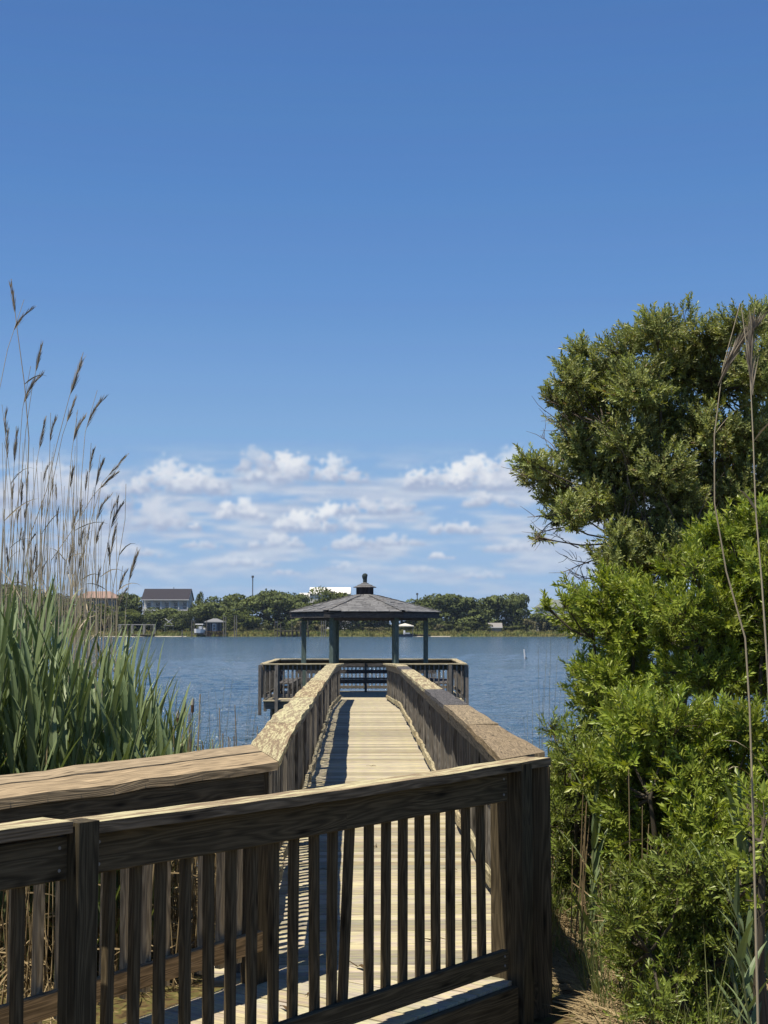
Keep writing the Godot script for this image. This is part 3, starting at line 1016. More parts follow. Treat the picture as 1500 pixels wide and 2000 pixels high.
func make_platform() -> void:
	var p := thing("platform", "square plank platform on dark piles carrying the gazebo over the water", "platform", MID)
	var kinds := []
	for k in 8:
		kinds.append(timber(5.6, 0.036, 0.139, tone(0.72, 1.0), k * 7 + 1, 0.004, 4, 0.005))
	var z := -HALF + 0.07
	while z < HALF:
		put(p, "deck_board", kinds[rng.randi() % 8], M.deck, Transform3D(Basis.IDENTITY, Vector3(rng.randf_range(-0.01, 0.01), -0.018, z)))
		z += 0.1455
	for s in [-1.0, 1.0]:
		beam(p, "rim_joist", Vector3(-HALF + 0.03, -0.145, s * (HALF - 0.03)), Vector3(HALF - 0.03, -0.145, s * (HALF - 0.03)), 0.21, 0.04, M.grey, Color(0.8, 0.8, 0.8))
		beam(p, "rim_joist", Vector3(s * (HALF - 0.03), -0.145, -HALF + 0.06), Vector3(s * (HALF - 0.03), -0.145, HALF - 0.06), 0.21, 0.04, M.grey, Color(0.8, 0.8, 0.8))
	for x in [-2.5, 0.0, 2.5]:
		for zz in [-2.4, 0.0, 2.4]:
			var st := new_st()
			add_tube(st, [Vector3(x, -2.9, zz), Vector3(x, -0.26, zz)], [0.15, 0.13], 12, Color.WHITE)
			put(p, "pile", st.commit(), M.grey)
		beam(p, "girder", Vector3(x, -0.36, -HALF + 0.1), Vector3(x, -0.36, HALF - 0.1), 0.2, 0.09, M.dark)
	for s in [-1.0, 1.0]:
		beam(p, "cross_brace", Vector3(s * 2.62, -0.4, 2.3), Vector3(s * 2.62, -1.1, 0.2), 0.14, 0.04, M.dark)
	# railings: front in two halves, then the sides and the back
	var up := 1.02
	var gap := 0.64
	var runs := [[Vector3(-HALF, 0, HALF), Vector3(-gap - 0.12, 0, HALF), "short platform railing beside the end of the shaded walkway rail"], [Vector3(gap + 0.12, 0, HALF), Vector3(HALF, 0, HALF), "short platform railing beside the walkway rail with slate boards"],
		[Vector3(HALF, 0, HALF), Vector3(HALF, 0, -HALF), "platform side railing running back beside the gazebo post in shade"], [Vector3(HALF, 0, -HALF), Vector3(-HALF, 0, -HALF), "platform back railing behind the long bench"], [Vector3(-HALF, 0, -HALF), Vector3(-HALF, 0, HALF), "platform side railing over the water nearest the reeds"]]
	var sticks := []
	for k in 5:
		sticks.append(timber(1.0, 0.038, 0.038, tone(0.7, 1.1), k * 13 + 5, 0.0, 1, 0.003))
	for q in runs:
		var a: Vector3 = q[0]
		var b: Vector3 = q[1]
		var dir := (b - a).normalized()
		var out := dir.cross(Vector3.UP)
		if out.dot((a + b) * 0.5) < 0.0:
			out = -out
		var mid := (a + b) * 0.5
		var r := thing("platform_railing", q[2], "railing", MID + mid, 0.0, "platform railings")
		var l := a.distance_to(b)
		beam(r, "cap_board", -dir * (l * 0.5 + (0.09 if l > 5.0 else 0.0)) + Vector3(0, up - 0.019, 0), dir * (l * 0.5 - 0.098) + Vector3(0, up - 0.019 + (0.002 if l > 5.0 else 0.0), 0), 0.037, 0.19, M.bleached, tone(0.92, 1.05), -1, 0.008, 8)
		beam(r, "top_rail", -dir * (l * 0.5 - 0.05) + Vector3(0, up - 0.112, 0) - out * 0.012, dir * (l * 0.5 - 0.05) + Vector3(0, up - 0.112, 0) - out * 0.012, 0.142, 0.037, M.dark, Color(1.1, 1.1, 1.1))
		beam(r, "bottom_rail", -dir * (l * 0.5 - 0.05) + Vector3(0, 0.12, 0) - out * 0.012, dir * (l * 0.5 - 0.05) + Vector3(0, 0.12, 0) - out * 0.012, 0.09, 0.037, M.grey)
		var n := int(l / 0.125)
		for k in n:
			var s := -l * 0.5 + (k + 0.5) * l / n
			var xf := stand(dir * s + Vector3(0, 0.06, 0) + out * 0.028, dir * s + Vector3(rng.randf_range(-0.005, 0.005), up - 0.045, 0) + out * 0.028, out)
			xf.basis = xf.basis * Basis.from_scale(Vector3(up - 0.105, 1, 1))
			put(r, "baluster", sticks[rng.randi() % 5], M.grey, xf)
		var np := maxi(2, int(round(l / 1.6)) + 1)
		for k in np:
			var s := -l * 0.5 + 0.05 + k * (l - 0.1) / (np - 1)
			if l < 5.0:
				s = [-l * 0.5 + 0.38, l * 0.5 - 0.38, 0.0][k]
				if np == 2 and k == 1 and q[0].x < 0.0:
					s = l * 0.5 - 0.1
				if np == 2 and k == 0 and q[0].x > 0.0:
					s = -l * 0.5 + 0.1
			var foot := -0.4 if l < 5.0 else -0.42
			beam(r, "post", dir * s + Vector3(0, foot, 0) + out * 0.095, dir * s + Vector3(0, up - 0.043, 0) + out * 0.095, 0.089, 0.089, M.grey, tone(0.75, 1.0), -1, 0.0, 1, out)
	# a bench along the back rail and one along each side
	bench(Vector3(0, 0, -2.28), 0.0, 4.4, "long slatted bench standing along the platform back railing")
	bench(Vector3(-2.4, 0, 0.1), PI / 2, 3.6, "slatted bench along the reed-side platform railing")
	bench(Vector3(2.4, 0, 0.1), -PI / 2, 3.6, "slatted bench along the shrub-side platform railing")

func bench(at: Vector3, turn: float, length: float, label: String) -> void:
	var r := thing("bench", label, "bench", MID + at, turn, "platform benches")
	for k in 3:
		beam(r, "seat_slat", Vector3(-length * 0.5, 0.42, -0.02 + k * 0.15), Vector3(length * 0.5, 0.42, -0.02 + k * 0.15), 0.038, 0.135, M.slate, Color.WHITE)
	beam(r, "apron", Vector3(-length * 0.5, 0.33, 0.33), Vector3(length * 0.5, 0.33, 0.33), 0.13, 0.038, M.slate, Color.WHITE)
	for k in 2:
		beam(r, "back_slat", Vector3(-length * 0.5, 0.62 + k * 0.19, -0.17 - k * 0.03), Vector3(length * 0.5, 0.62 + k * 0.19, -0.17 - k * 0.03), 0.12, 0.03, M.slate, Color.WHITE)
	for k in 5:
		var x := -length * 0.5 + 0.12 + k * (length - 0.24) / 4.0
		beam(r, "leg", Vector3(x, 0.0, 0.29), Vector3(x, 0.4, 0.29), 0.07, 0.07, M.slate, Color.WHITE, -1, 0.0, 1, Vector3.BACK)
		beam(r, "back_post", Vector3(x, 0.0, -0.13), Vector3(x, 0.88, -0.16), 0.05, 0.07, M.slate, Color.WHITE, -1, 0.0, 1, Vector3.BACK)

func make_gazebo() -> void:
	var g := thing("gazebo", "hexagonal wooden gazebo with grey shingled roof and small cupola on teal posts", "gazebo", MID)
	var eave_y := 2.1 + 0.36
	var post_r := 1.825
	var eave_r := 2.26
	for k in 6:
		var a := TAU * k / 6.0
		var dir := Vector3(cos(a), 0, sin(a))
		beam(g, "post", dir * post_r, dir * post_r + Vector3(0, 2.36, 0), 0.14, 0.14, M.teal, tone(0.95, 1.05), 7 + k * 13, 0.004, 5, dir, 0.008)
		var b := TAU * (k + 1) / 6.0
		var dir2 := Vector3(cos(b), 0, sin(b))
		beam(g, "header_beam", dir * (post_r + 0.02) + Vector3(0, 2.31, 0), dir2 * (post_r + 0.02) + Vector3(0, 2.31, 0), 0.18, 0.1, M.slate, Color(0.75, 0.72, 0.7))
	# roof: sheathing, fascia, rafters, shingles
	var slope := atan2(0.56, 1.9)
	var apex_y := eave_y + eave_r * cos(PI / 6) * tan(slope)
	var st := new_st()
	var st2 := new_st()
	for k in 6:
		var a := TAU * k / 6.0
		var b := TAU * (k + 1) / 6.0
		var p := Vector3(cos(a) * eave_r, eave_y, sin(a) * eave_r)
		var q := Vector3(cos(b) * eave_r, eave_y, sin(b) * eave_r)
		var top := Vector3(0, apex_y, 0)
		var n := (q - p).cross(top - p).normalized()
		n = n if n.y > 0.0 else -n
		for s in [0.0, -0.03]:
			tri(st, [p + Vector3(0, s, 0), q + Vector3(0, s, 0), top + Vector3(0, s, 0)], [n if s == 0.0 else -n, n if s == 0.0 else -n, n if s == 0.0 else -n], [Vector2.ZERO, Vector2(0, 1), Vector2(4, 0.5)], Color(0.5, 0.48, 0.46))
	var roof := put(g, "roof", st.commit(), M.slate)
	for k in 6:
		var a := TAU * k / 6.0
		var b := TAU * (k + 1) / 6.0
		var f := eave_r - 0.03
		beam(roof, "fascia", Vector3(cos(a) * f, eave_y - 0.085, sin(a) * f), Vector3(cos(b) * f, eave_y - 0.085, sin(b) * f), 0.16, 0.03, M.slate, tone(0.62, 0.7))
		beam(roof, "rafter", Vector3(cos(a) * 2.15, eave_y - 0.06, sin(a) * 2.15), Vector3(cos(a) * 0.1, apex_y - 0.1, sin(a) * 0.1), 0.13, 0.04, M.slate, Color(0.5, 0.48, 0.46))
	var tabs := []
	var shades := [0.68, 0.8, 0.92, 1.0, 1.1, 1.25]
	for w in [0.22, 0.29, 0.36]:
		for sh in shades:
			tabs.append(timber(w - 0.012, 0.024, 0.2, Color(sh, sh, sh * 1.01), int(sh * 50 + w * 100), 0.004, 2, 0.002))
	var rest := new_st()
	var rest_count := 0
	var rows := 15
	var apo := eave_r * cos(PI / 6)
	for k in 6:
		var mid_a := TAU * (k + 0.5) / 6.0
		var outd := Vector3(cos(mid_a), 0, sin(mid_a))
		var tang := Vector3(-sin(mid_a), 0, cos(mid_a))
		var shown := outd.z > -0.2
		for j in rows:
			var t := (j + 0.15) / rows
			var rr := apo * (1.0 - t * 0.86)
			var half := rr * tan(PI / 6) - 0.03
			var y := eave_y + (apo - rr) * tan(slope)
			var x := -half + (0.0 if j % 2 == 0 else -0.13)
			while x < half:
				var wi := rng.randi() % 3
				var w: float = [0.22, 0.29, 0.36][wi]
				var c := x + w * 0.5
				x += w
				if c < -half + 0.03 or c > half - 0.03:
					continue
				var lift := 0.014 + rng.randf_range(0.0, 0.007) + (0.018 if rng.randf() < 0.03 else 0.0)
				var nrm := (outd * sin(slope) + Vector3.UP * cos(slope))
				var downhill := (outd * cos(slope) - Vector3.UP * sin(slope))
				var pitch_up := downhill.rotated(tang, rng.randf_range(-0.02, 0.06) * (1.0 if downhill.rotated(tang, 0.1).y > downhill.y else -1.0))
				var zz := pitch_up.normalized()
				var bs := Basis(zz.cross(tang).cross(zz).normalized(), zz.cross(tang).normalized(), zz)
				if bs.y.dot(nrm) < 0.0:
					bs.y = -bs.y
					bs.x = -bs.x
				var xf := Transform3D(bs, outd * (rr - 0.04) + tang * c + Vector3(0, y + 0.02, 0) + nrm * lift)
				var mesh: ArrayMesh = tabs[wi * 6 + mini(5, int(absf(rng.randfn(2.6, 1.4))))]
				if shown:
					put(roof, "shingle", mesh, M.shake, xf)
				else:
					rest.append_from(mesh, 0, xf)
					rest_count += 1
	var rs := put(roof, "back_shingles", rest.commit(), M.shake)
	rs.set_meta("kind", "stuff")
	# ridge pieces over the hips that face the walk
	for k in 6:
		var a := TAU * k / 6.0
		var e := Vector3(cos(a) * eave_r, eave_y + 0.03, sin(a) * eave_r)
		var t := Vector3(0, apex_y + 0.03, 0)
		for j in 9:
			var p := e.lerp(t, (j + 0.1) / 11.0)
			var q := e.lerp(t, (j + 1.25) / 11.0)
			beam(roof, "ridge_shingle", p + Vector3(0, 0.022, 0), q + Vector3(0, 0.012, 0), 0.014, 0.17, M.shake, tone(0.75, 1.1))
	# cupola
	var cup := Node3D.new()
	cup.name = "cupola"
	g.add_child(cup)
	var cy := 2.1 + 0.88
	st = new_st()
	for k in 6:
		var a := TAU * (k + 0.0) / 6.0
		var b := TAU * (k + 1.0) / 6.0
		var n := Vector3(cos((a + b) * 0.5), 0, sin((a + b) * 0.5))
		var p := Vector3(cos(a), 0, sin(a)) * 0.245
		var q := Vector3(cos(b), 0, sin(b)) * 0.245
		quad(st, p + Vector3(0, cy - 0.12, 0), q + Vector3(0, cy - 0.12, 0), q + Vector3(0, cy + 0.27, 0), p + Vector3(0, cy + 0.27, 0), n, [Vector2(0, 0), Vector2(0.9, 0), Vector2(0.9, 0.2), Vector2(0, 0.2)], Color(0.42, 0.4, 0.42))
	st.generate_tangents()
	put(cup, "cupola_wall", st.commit(), M.slate)
	for k in 6:
		var a := TAU * k / 6.0
		beam(cup, "corner_trim", Vector3(cos(a) * 0.245, cy - 0.1, sin(a) * 0.245), Vector3(cos(a) * 0.245, cy + 0.25, sin(a) * 0.245), 0.03, 0.05, M.slate, Color(0.55, 0.53, 0.55), -1, 0.0, 1, Vector3(cos(a), 0, sin(a)))
	st = new_st()
	for k in 6:
		var a := TAU * k / 6.0
		var b := TAU * (k + 1) / 6.0
		var p := Vector3(cos(a) * 0.345, cy + 0.235, sin(a) * 0.345)
		var q := Vector3(cos(b) * 0.345, cy + 0.235, sin(b) * 0.345)
		for j in 3:
			var p0 := p.lerp(Vector3(0, cy + 0.4, 0), j / 3.0) + Vector3(0, 0.012, 0)
			var q0 := q.lerp(Vector3(0, cy + 0.4, 0), j / 3.0) + Vector3(0, 0.012, 0)
			var p1 := p.lerp(Vector3(0, cy + 0.4, 0), (j + 1.0) / 3.0)
			var q1 := q.lerp(Vector3(0, cy + 0.4, 0), (j + 1.0) / 3.0)
			var n := (q0 - p0).cross(p1 - p0).normalized()
			n = n if n.y > 0.0 else -n
			quad(st, p0, q0, q1, p1, n, [Vector2(0, 0), Vector2(0.8, 0), Vector2(0.8, 0.1), Vector2(0, 0.1)], tone(0.75, 1.0))
			quad(st, p0, q0, q0 - Vector3(0, 0.022, 0), p0 - Vector3(0, 0.022, 0), Vector3(n.x, 0, n.z).normalized(), [Vector2(0, 0), Vector2(0.8, 0), Vector2(0.8, 0.02), Vector2(0, 0.02)], Color(0.6, 0.58, 0.58))
	st.generate_tangents()
	put(cup, "cupola_roof", st.commit(), M.shake)
	# the carved finial: a standing bird-like shape, heavy above and narrow below
	st = new_st()
	var prof := [[0.0, 0.055, 0.0], [0.04, 0.06, 0.004], [0.09, 0.062, 0.002], [0.14, 0.074, -0.004], [0.19, 0.082, -0.006], [0.225, 0.084, 0.0], [0.255, 0.07, 0.006], [0.275, 0.042, 0.004], [0.285, 0.012, 0.004]]
	var rings := []
	for q in prof:
		var ring := []
		for k in 14:
			var a := TAU * k / 14.0
			var lump: float = 1.0 + 0.16 * wob.get_noise_3d(cos(a) * 1.3, q[0] * 11.0, sin(a) * 1.3)
			ring.append(Vector3(q[2] + cos(a) * q[1] * lump, cy + 0.375 + q[0], sin(a) * q[1] * 0.85 * lump))
		rings.append(ring)
	for i in rings.size() - 1:
		for k in 14:
			var k2 := (k + 1) % 14
			var n: Vector3 = (rings[i + 1][k] - rings[i][k]).cross(rings[i][k2] - rings[i][k]).normalized()
			var out: Vector3 = rings[i][k] - Vector3(0, rings[i][k].y, 0)
			n = n if n.dot(out) > 0.0 else -n
			quad(st, rings[i][k], rings[i][k2], rings[i + 1][k2], rings[i + 1][k], n, [Vector2(0, 0), Vector2(0.1, 0), Vector2(0.1, 0.1), Vector2(0, 0.1)], Color(0.045, 0.06, 0.062))
	put(cup, "finial", st.commit(), M.bark)

# ------------------------------------------------------------------ far shore

func fx(px: float, z: float) -> float:
	return at_depth(px, 1220.0, z).x

func fy(py: float, z: float) -> float:
	return at_depth(750.0, py, z).y

func crown_mesh(seed_: int, lobes: int, per_lobe: int, dark: Color, light: Color, tuft: float, flat: float) -> ArrayMesh:
	# a crown of leafy tufts, one unit wide and one unit high, its foot at the origin
	var r := RandomNumberGenerator.new()
	r.seed = seed_
	var st := new_st()
	for l in lobes:
		var a := r.randf() * TAU
		var up := r.randf_range(0.1, 0.82)
		var out := sqrt(r.randf()) * 0.36 * (1.15 - absf(up - 0.4))
		var c := Vector3(cos(a) * out, up, sin(a) * out)
		var rad := r.randf_range(0.13, 0.22)
		var shade := dark.lerp(light, r.randf())
		for t in per_lobe:
			var d := rand_dir(r)
			if d.y < -0.45 and r.randf() < 0.7:
				d.y = -d.y
			var p: Vector3 = c + d * rad * Vector3(1.1, flat, 1.1) * r.randf_range(0.72, 1.08)
			if p.y < 0.02:
				continue
			var n := (d + rand_dir(r) * 0.45 + Vector3(0, 0.15, 0)).normalized()
			var col := shade.lerp(dark.lerp(light, r.randf()), 0.5) * r.randf_range(0.75, 1.25)
			for k in 2:
				var s := rand_dir(r) * tuft * r.randf_range(0.6, 1.3)
				var q := (rand_dir(r) * 0.8 + d.cross(rand_dir(r))).normalized() * tuft * r.randf_range(0.6, 1.2)
				tri(st, [p - s * 0.5, p + s * 0.5, p + q], [n, n, n], [Vector2.ZERO, Vector2.RIGHT, Vector2.DOWN], col)
	return st.commit()

func gable_roof(w: float, d: float, h: float, over: float, c: Color) -> ArrayMesh:
	# ridge along x
	var st := new_st()
	var x := w * 0.5 + over
	var z := d * 0.5 + over
	for s in [-1.0, 1.0]:
		var n := Vector3(0, z, s * h).normalized()
		quad(st, Vector3(-x, 0, s * z), Vector3(x, 0, s * z), Vector3(x, h, 0), Vector3(-x, h, 0), n, [Vector2(0, 0), Vector2(w, 0), Vector2(w, d), Vector2(0, d)], c)
		quad(st, Vector3(-x, -0.22, s * z), Vector3(x, -0.22, s * z), Vector3(x, h - 0.22, 0), Vector3(-x, h - 0.22, 0), -n, [Vector2(0, 0), Vector2(w, 0), Vector2(w, d), Vector2(0, d)], c)
		quad(st, Vector3(-x, 0, s * z), Vector3(x, 0, s * z), Vector3(x, -0.22, s * z), Vector3(-x, -0.22, s * z), Vector3(0, 0, s), [Vector2.ZERO, Vector2.RIGHT, Vector2.ONE, Vector2.DOWN], Color(0.7, 0.7, 0.7))
		for e in [-1.0, 1.0]:
			quad(st, Vector3(e * x, 0, s * z), Vector3(e * x, h, 0), Vector3(e * x, h - 0.22, 0), Vector3(e * x, -0.22, s * z), Vector3(e, 0, 0), [Vector2.ZERO, Vector2.RIGHT, Vector2.ONE, Vector2.DOWN], Color(0.7, 0.7, 0.7))
	return st.commit()

func gable_wall(w: float, d: float, h: float, top: float, c: Color) -> ArrayMesh:
	# a house body: a box closed by two gables at its ends along x
	var st := new_st()
	var x := w * 0.5
	var z := d * 0.5
	var z2 := [Vector2.ZERO, Vector2.RIGHT, Vector2.ONE, Vector2.DOWN]
	for s in [-1.0, 1.0]:
		quad(st, Vector3(-x, 0, s * z), Vector3(x, 0, s * z), Vector3(x, h, s * z), Vector3(-x, h, s * z), Vector3(0, 0, s), z2, c)
		quad(st, Vector3(s * x, 0, -z), Vector3(s * x, 0, z), Vector3(s * x, h, z), Vector3(s * x, h, -z), Vector3(s, 0, 0), z2, c)
		tri(st, [Vector3(s * x, h, -z), Vector3(s * x, h, z), Vector3(s * x, h + top, 0)], [Vector3(s, 0, 0), Vector3(s, 0, 0), Vector3(s, 0, 0)], [Vector2.ZERO, Vector2.RIGHT, Vector2.ONE], c)
	return st.commit()

func hip_roof(w: float, d: float, h: float, ridge: float, c: Color) -> ArrayMesh:
	var st := new_st()
	var x := w * 0.5
	var z := d * 0.5
	var r0 := Vector3(-ridge * 0.5, h, 0)
	var r1 := Vector3(ridge * 0.5, h, 0)
	var uv := [Vector2.ZERO, Vector2.RIGHT, Vector2.ONE, Vector2.DOWN]
	for s in [-1.0, 1.0]:
		quad(st, Vector3(-x, 0, s * z), Vector3(x, 0, s * z), r1, r0, Vector3(0, z, s * h).normalized(), uv, c)
		tri(st, [Vector3(s * x, 0, -z), Vector3(s * x, 0, z), r1 if s > 0 else r0], [Vector3(s * h, x, 0).normalized(), Vector3(s * h, x, 0).normalized(), Vector3(s * h, x, 0).normalized()], uv, c)
		quad(st, Vector3(-x, 0, s * z), Vector3(x, 0, s * z), Vector3(x, -0.25, s * z), Vector3(-x, -0.25, s * z), Vector3(0, 0, s), uv, c * 0.8)
		quad(st, Vector3(s * x, 0, -z), Vector3(s * x, 0, z), Vector3(s * x, -0.25, z), Vector3(s * x, -0.25, -z), Vector3(s, 0, 0), uv, c * 0.8)
	quad(st, Vector3(-x, -0.25, -z), Vector3(x, -0.25, -z), Vector3(x, -0.25, z), Vector3(-x, -0.25, z), Vector3.DOWN, uv, c * 0.8)
	return st.commit()

func window_part(parent: Node3D, at: Vector3, w: float, h: float, frame: Color) -> void:
	var f := box(parent, "window", at, Vector3(w, h, 0.1), M.paint, frame)
	box(f, "pane", Vector3(0, 0, 0.045), Vector3(w - 0.24, h - 0.24, 0.04), M.glass)

func hull_mesh(length: float, beam_: float, height: float, c: Color) -> ArrayMesh:
	# bow towards +z, keel at y = 0
	var st := new_st()
	var rows := []
	for i in 9:
		var t := i / 8.0
		var w: float = beam_ * 0.5 * (1.0 if t < 0.5 else sqrt(maxf(0.0, 1.0 - pow((t - 0.5) / 0.5, 2.2))))
		var sheer := height * (1.0 + 0.28 * t * t)
		var z := (t - 0.5) * length
		rows.append([Vector3(-w, sheer, z), Vector3(-w * 0.86, height * 0.35, z), Vector3(0, height * 0.9 * pow(t, 5.0), z), Vector3(w * 0.86, height * 0.35, z), Vector3(w, sheer, z), Vector3(0, sheer - 0.12, z)])
	for i in 8:
		for k in 6:
			var k2 := (k + 1) % 6
			var a: Vector3 = rows[i][k]
			var b: Vector3 = rows[i + 1][k]
			var cc: Vector3 = rows[i + 1][k2]
			var d: Vector3 = rows[i][k2]
			var n := (cc - a).cross(d - b).normalized()
			var out := (a + b + cc + d) * 0.25 - Vector3(0, height * 0.6, (a.z + b.z) * 0.5)
			n = n if n.dot(out) > 0.0 else -n
			quad(st, a, b, cc, d, n, [Vector2.ZERO, Vector2.RIGHT, Vector2.ONE, Vector2.DOWN], c)
	for k in range(1, 5):
		tri(st, [rows[0][0], rows[0][k], rows[0][k + 1]], [Vector3(0, 0, -1), Vector3(0, 0, -1), Vector3(0, 0, -1)], [Vector2.ZERO, Vector2.RIGHT, Vector2.ONE], c)
	return st.commit()

func pole(parent: Node, called: String, foot: Vector3, head: Vector3, r: float, c: Color) -> MeshInstance3D:
	var st := new_st()
	add_tube(st, [foot, head], [r, r * 0.92], 8, c)
	return put(parent, called, st.commit(), M.bark)

func small_dock(label: String, px0: float, px1: float, z: float, top: float, c: Color, posts_up: Array) -> Node3D:
	var x0 := fx(px0, z)
	var x1 := fx(px1, z)
	var at := Vector3((x0 + x1) * 0.5, 0, -z)
	var t := thing("dock", label, "dock", at, 0.0, "docks along the far shore")
	var w := x1 - x0
	var n := maxi(3, int(w / 0.5))
	var plank := timber(w / n - 0.03, 0.08, 3.2, c, 3)
	for k in n:
		put(t, "plank", plank, M.grey, Transform3D(Basis.IDENTITY, Vector3(-w * 0.5 + (k + 0.5) * w / n, top - 0.04, 0)))
	beam(t, "stringer", Vector3(-w * 0.5, top - 0.2, 1.5), Vector3(w * 0.5, top - 0.2, 1.5), 0.22, 0.1, M.dark)
	for k in maxi(3, int(w / 1.1)) + 1:
		var x: float = -w * 0.5 + 0.1 + (w - 0.2) * k / maxi(3, int(w / 1.1))
		pole(t, "pile", Vector3(x, -0.8, 1.35), Vector3(x, top - 0.09, 1.35), 0.11, Color(0.06, 0.05, 0.045))
		pole(t, "pile", Vector3(x, -0.8, -1.35), Vector3(x, top - 0.09, -1.35), 0.11, Color(0.06, 0.05, 0.045))
	for q in posts_up:
		var x: float = fx(q[0], z) - at.x
		pole(t, "mooring_post", Vector3(x, -0.8, 1.75), Vector3(x, fy(q[1], z), 1.75), 0.12, Color(0.12, 0.1, 0.085))
	return t

func make_far_shore() -> void:
	# beach
	var st := new_st()
	for q in [[205.0, 365.0], [800.0, 880.0]]:
		var n := 14
		for i in n:
			var xa := fx(lerpf(q[0], q[1], float(i) / n), 401.0)
			var xb := fx(lerpf(q[0], q[1], float(i + 1) / n), 401.0)
			var za := wob.get_noise_2d(xa * 0.02, 4.0) * 5.0 + wob.get_noise_2d(xa * 0.07, 9.0) * 1.6
			var zb := wob.get_noise_2d(xb * 0.02, 4.0) * 5.0 + wob.get_noise_2d(xb * 0.07, 9.0) * 1.6
			quad(st, Vector3(xa, 0.02, -400.4 - za), Vector3(xb, 0.02, -400.4 - zb), Vector3(xb, 0.2, -401.4 - zb), Vector3(xa, 0.2, -401.4 - za), Vector3(0, 1, 0.1).normalized(), [Vector2.ZERO, Vector2.RIGHT, Vector2.ONE, Vector2.DOWN], Color(0.42, 0.385, 0.31))
	structure("beach", st.commit(), M.bark)
	# marsh grass
	st = new_st()
	var r := RandomNumberGenerator.new()
	r.seed = 44
	for k in 7:
		var d := Vector3(r.randf_range(-0.5, 0.5), 1, r.randf_range(-0.5, 0.5))
		add_blade(st, Vector3(r.randf_range(-0.35, 0.35), 0, r.randf_range(-0.35, 0.35)), d, Vector3(1, 0, r.randf_range(-0.8, 0.8)), r.randf_range(0.6, 1.0), 0.22, 0.35, 3, Color.WHITE)
	var mm := MultiMesh.new()
	mm.transform_format = MultiMesh.TRANSFORM_3D
	mm.use_colors = true
	mm.mesh = st.commit()
	mm.instance_count = 5200
	for k in 5200:
		var x := r.randf_range(-165.0, 120.0)
		var wig := wob.get_noise_2d(x * 0.02, 4.0) * 5.0 + wob.get_noise_2d(x * 0.07, 9.0) * 1.6
		var t := r.randf()
		var z := 401.8 + t * 11.0
		var patch: float = wob.get_noise_2d(x * 0.05, z * 0.3)
		var s := r.randf_range(0.7, 1.25) * (0.9 + 0.35 * t)
		mm.set_instance_transform(k, Transform3D(Basis(Vector3.UP, r.randf() * TAU).scaled(Vector3(s, s, s)), Vector3(x, lerpf(0.0, 0.85, t), -z - wig)))
		mm.set_instance_color(k, Color(0.27, 0.24, 0.095).lerp(Color(0.15, 0.19, 0.06), clampf(0.5 + patch * 1.6, 0, 1)) * r.randf_range(0.8, 1.2))
	var mi := MultiMeshInstance3D.new()
	mi.multimesh = mm
	mi.material_override = M.far_leaf
	mi.name = "marsh_grass"
	add_child(mi)
	tag(mi, "yellow green marsh grass fringing the far shore", "marsh grass", "", "stuff")
	# trees of the wooded shore
	var dark := Color(0.062, 0.082, 0.036)
	var light := Color(0.155, 0.19, 0.07)
	var crowns := []
	for k in 5:
		crowns.append(crown_mesh(100 + k, 30, 130, dark, light, 0.052, 0.85))
	var crowns_b := []
	for k in 3:
		crowns_b.append(crown_mesh(150 + k, 28, 130, Color(0.055, 0.075, 0.022), Color(0.13, 0.155, 0.045), 0.05, 0.85))
	st = new_st()
	add_tube(st, [Vector3(0, -0.6, 0), Vector3(0.05, 2.5, 0), Vector3(0.3, 6.0, 0.2)], [0.4, 0.3, 0.16], 7, Color(0.09, 0.075, 0.06))
	var trunk := st.commit()
	var spots := [[-190, 1150, 130, 430, 0], [-70, 1158, 130, 428, 0], [15, 1142, 120, 430, 0], [95, 1160, 100, 427, 0], [150, 1176, 70, 420, 0], [205, 1178, 60, 418, 1], [250, 1160, 66, 436, 0], [312, 1188, 64, 419, 0], [345, 1194, 50, 417, 0], [262, 1192, 60, 416, 1], [388, 1157, 22, 436, 0], [398, 1176, 60, 428, 0], [440, 1164, 92, 432, 0], [484, 1162, 92, 428, 0], [470, 1190, 70, 418, 1], [532, 1155, 92, 430, 0], [574, 1161, 80, 432, 0], [600, 1178, 70, 422, 0],
		[646, 1152, 92, 420, 1], [700, 1170, 80, 424, 0], [742, 1176, 80, 424, 0], [786, 1172, 76, 428, 0], [826, 1167, 84, 430, 1], [864, 1163, 84, 426, 0], [900, 1174, 60, 432, 0], [930, 1168, 84, 424, 0], [972, 1164, 84, 424, 0], [1012, 1161, 62, 424, 0], [1062, 1198, 60, 418, 0], [1112, 1205, 80, 420, 0], [1180, 1178, 110, 430, 0], [1270, 1168, 120, 430, 0], [1370, 1172, 120, 430, 0], [1480, 1166, 120, 430, 0], [1600, 1165, 130, 430, 0], [1740, 1160, 140, 430, 0], [1890, 1168, 140, 430, 0], [2040, 1162, 150, 430, 0], [-330, 1155, 140, 430, 0], [-470, 1160, 140, 430, 0], [-620, 1156, 150, 430, 0]]
	for s in spots:
		var z: float = s[3]
		var at := Vector3(fx(s[0], z), 1.2, -z)
		var h: float = fy(s[1], z) - 1.2
		var w: float = s[2] * z / FOCAL
		var bright: bool = s[4] == 1
		var lab := "pale green round tree in the wood on the far shore" if bright else "dark green oak in the wood on the far shore"
		var t := thing("shore_tree", lab, "tree", at, r.randf() * TAU, "pale shore trees" if bright else "dark shore oaks")
		put(t, "trunk", trunk, M.bark, Transform3D(Basis.from_scale(Vector3(1, h / 11.0, 1)), Vector3.ZERO))
		var cm: ArrayMesh = crowns_b[r.randi() % 3] if bright else crowns[r.randi() % 5]
		put(t, "crown", cm, M.far_leaf, Transform3D(Basis.from_scale(Vector3(w * 1.3, h * 1.08, w)), Vector3(0, 0, 0)))
	# bushes before them
	var bushes := []
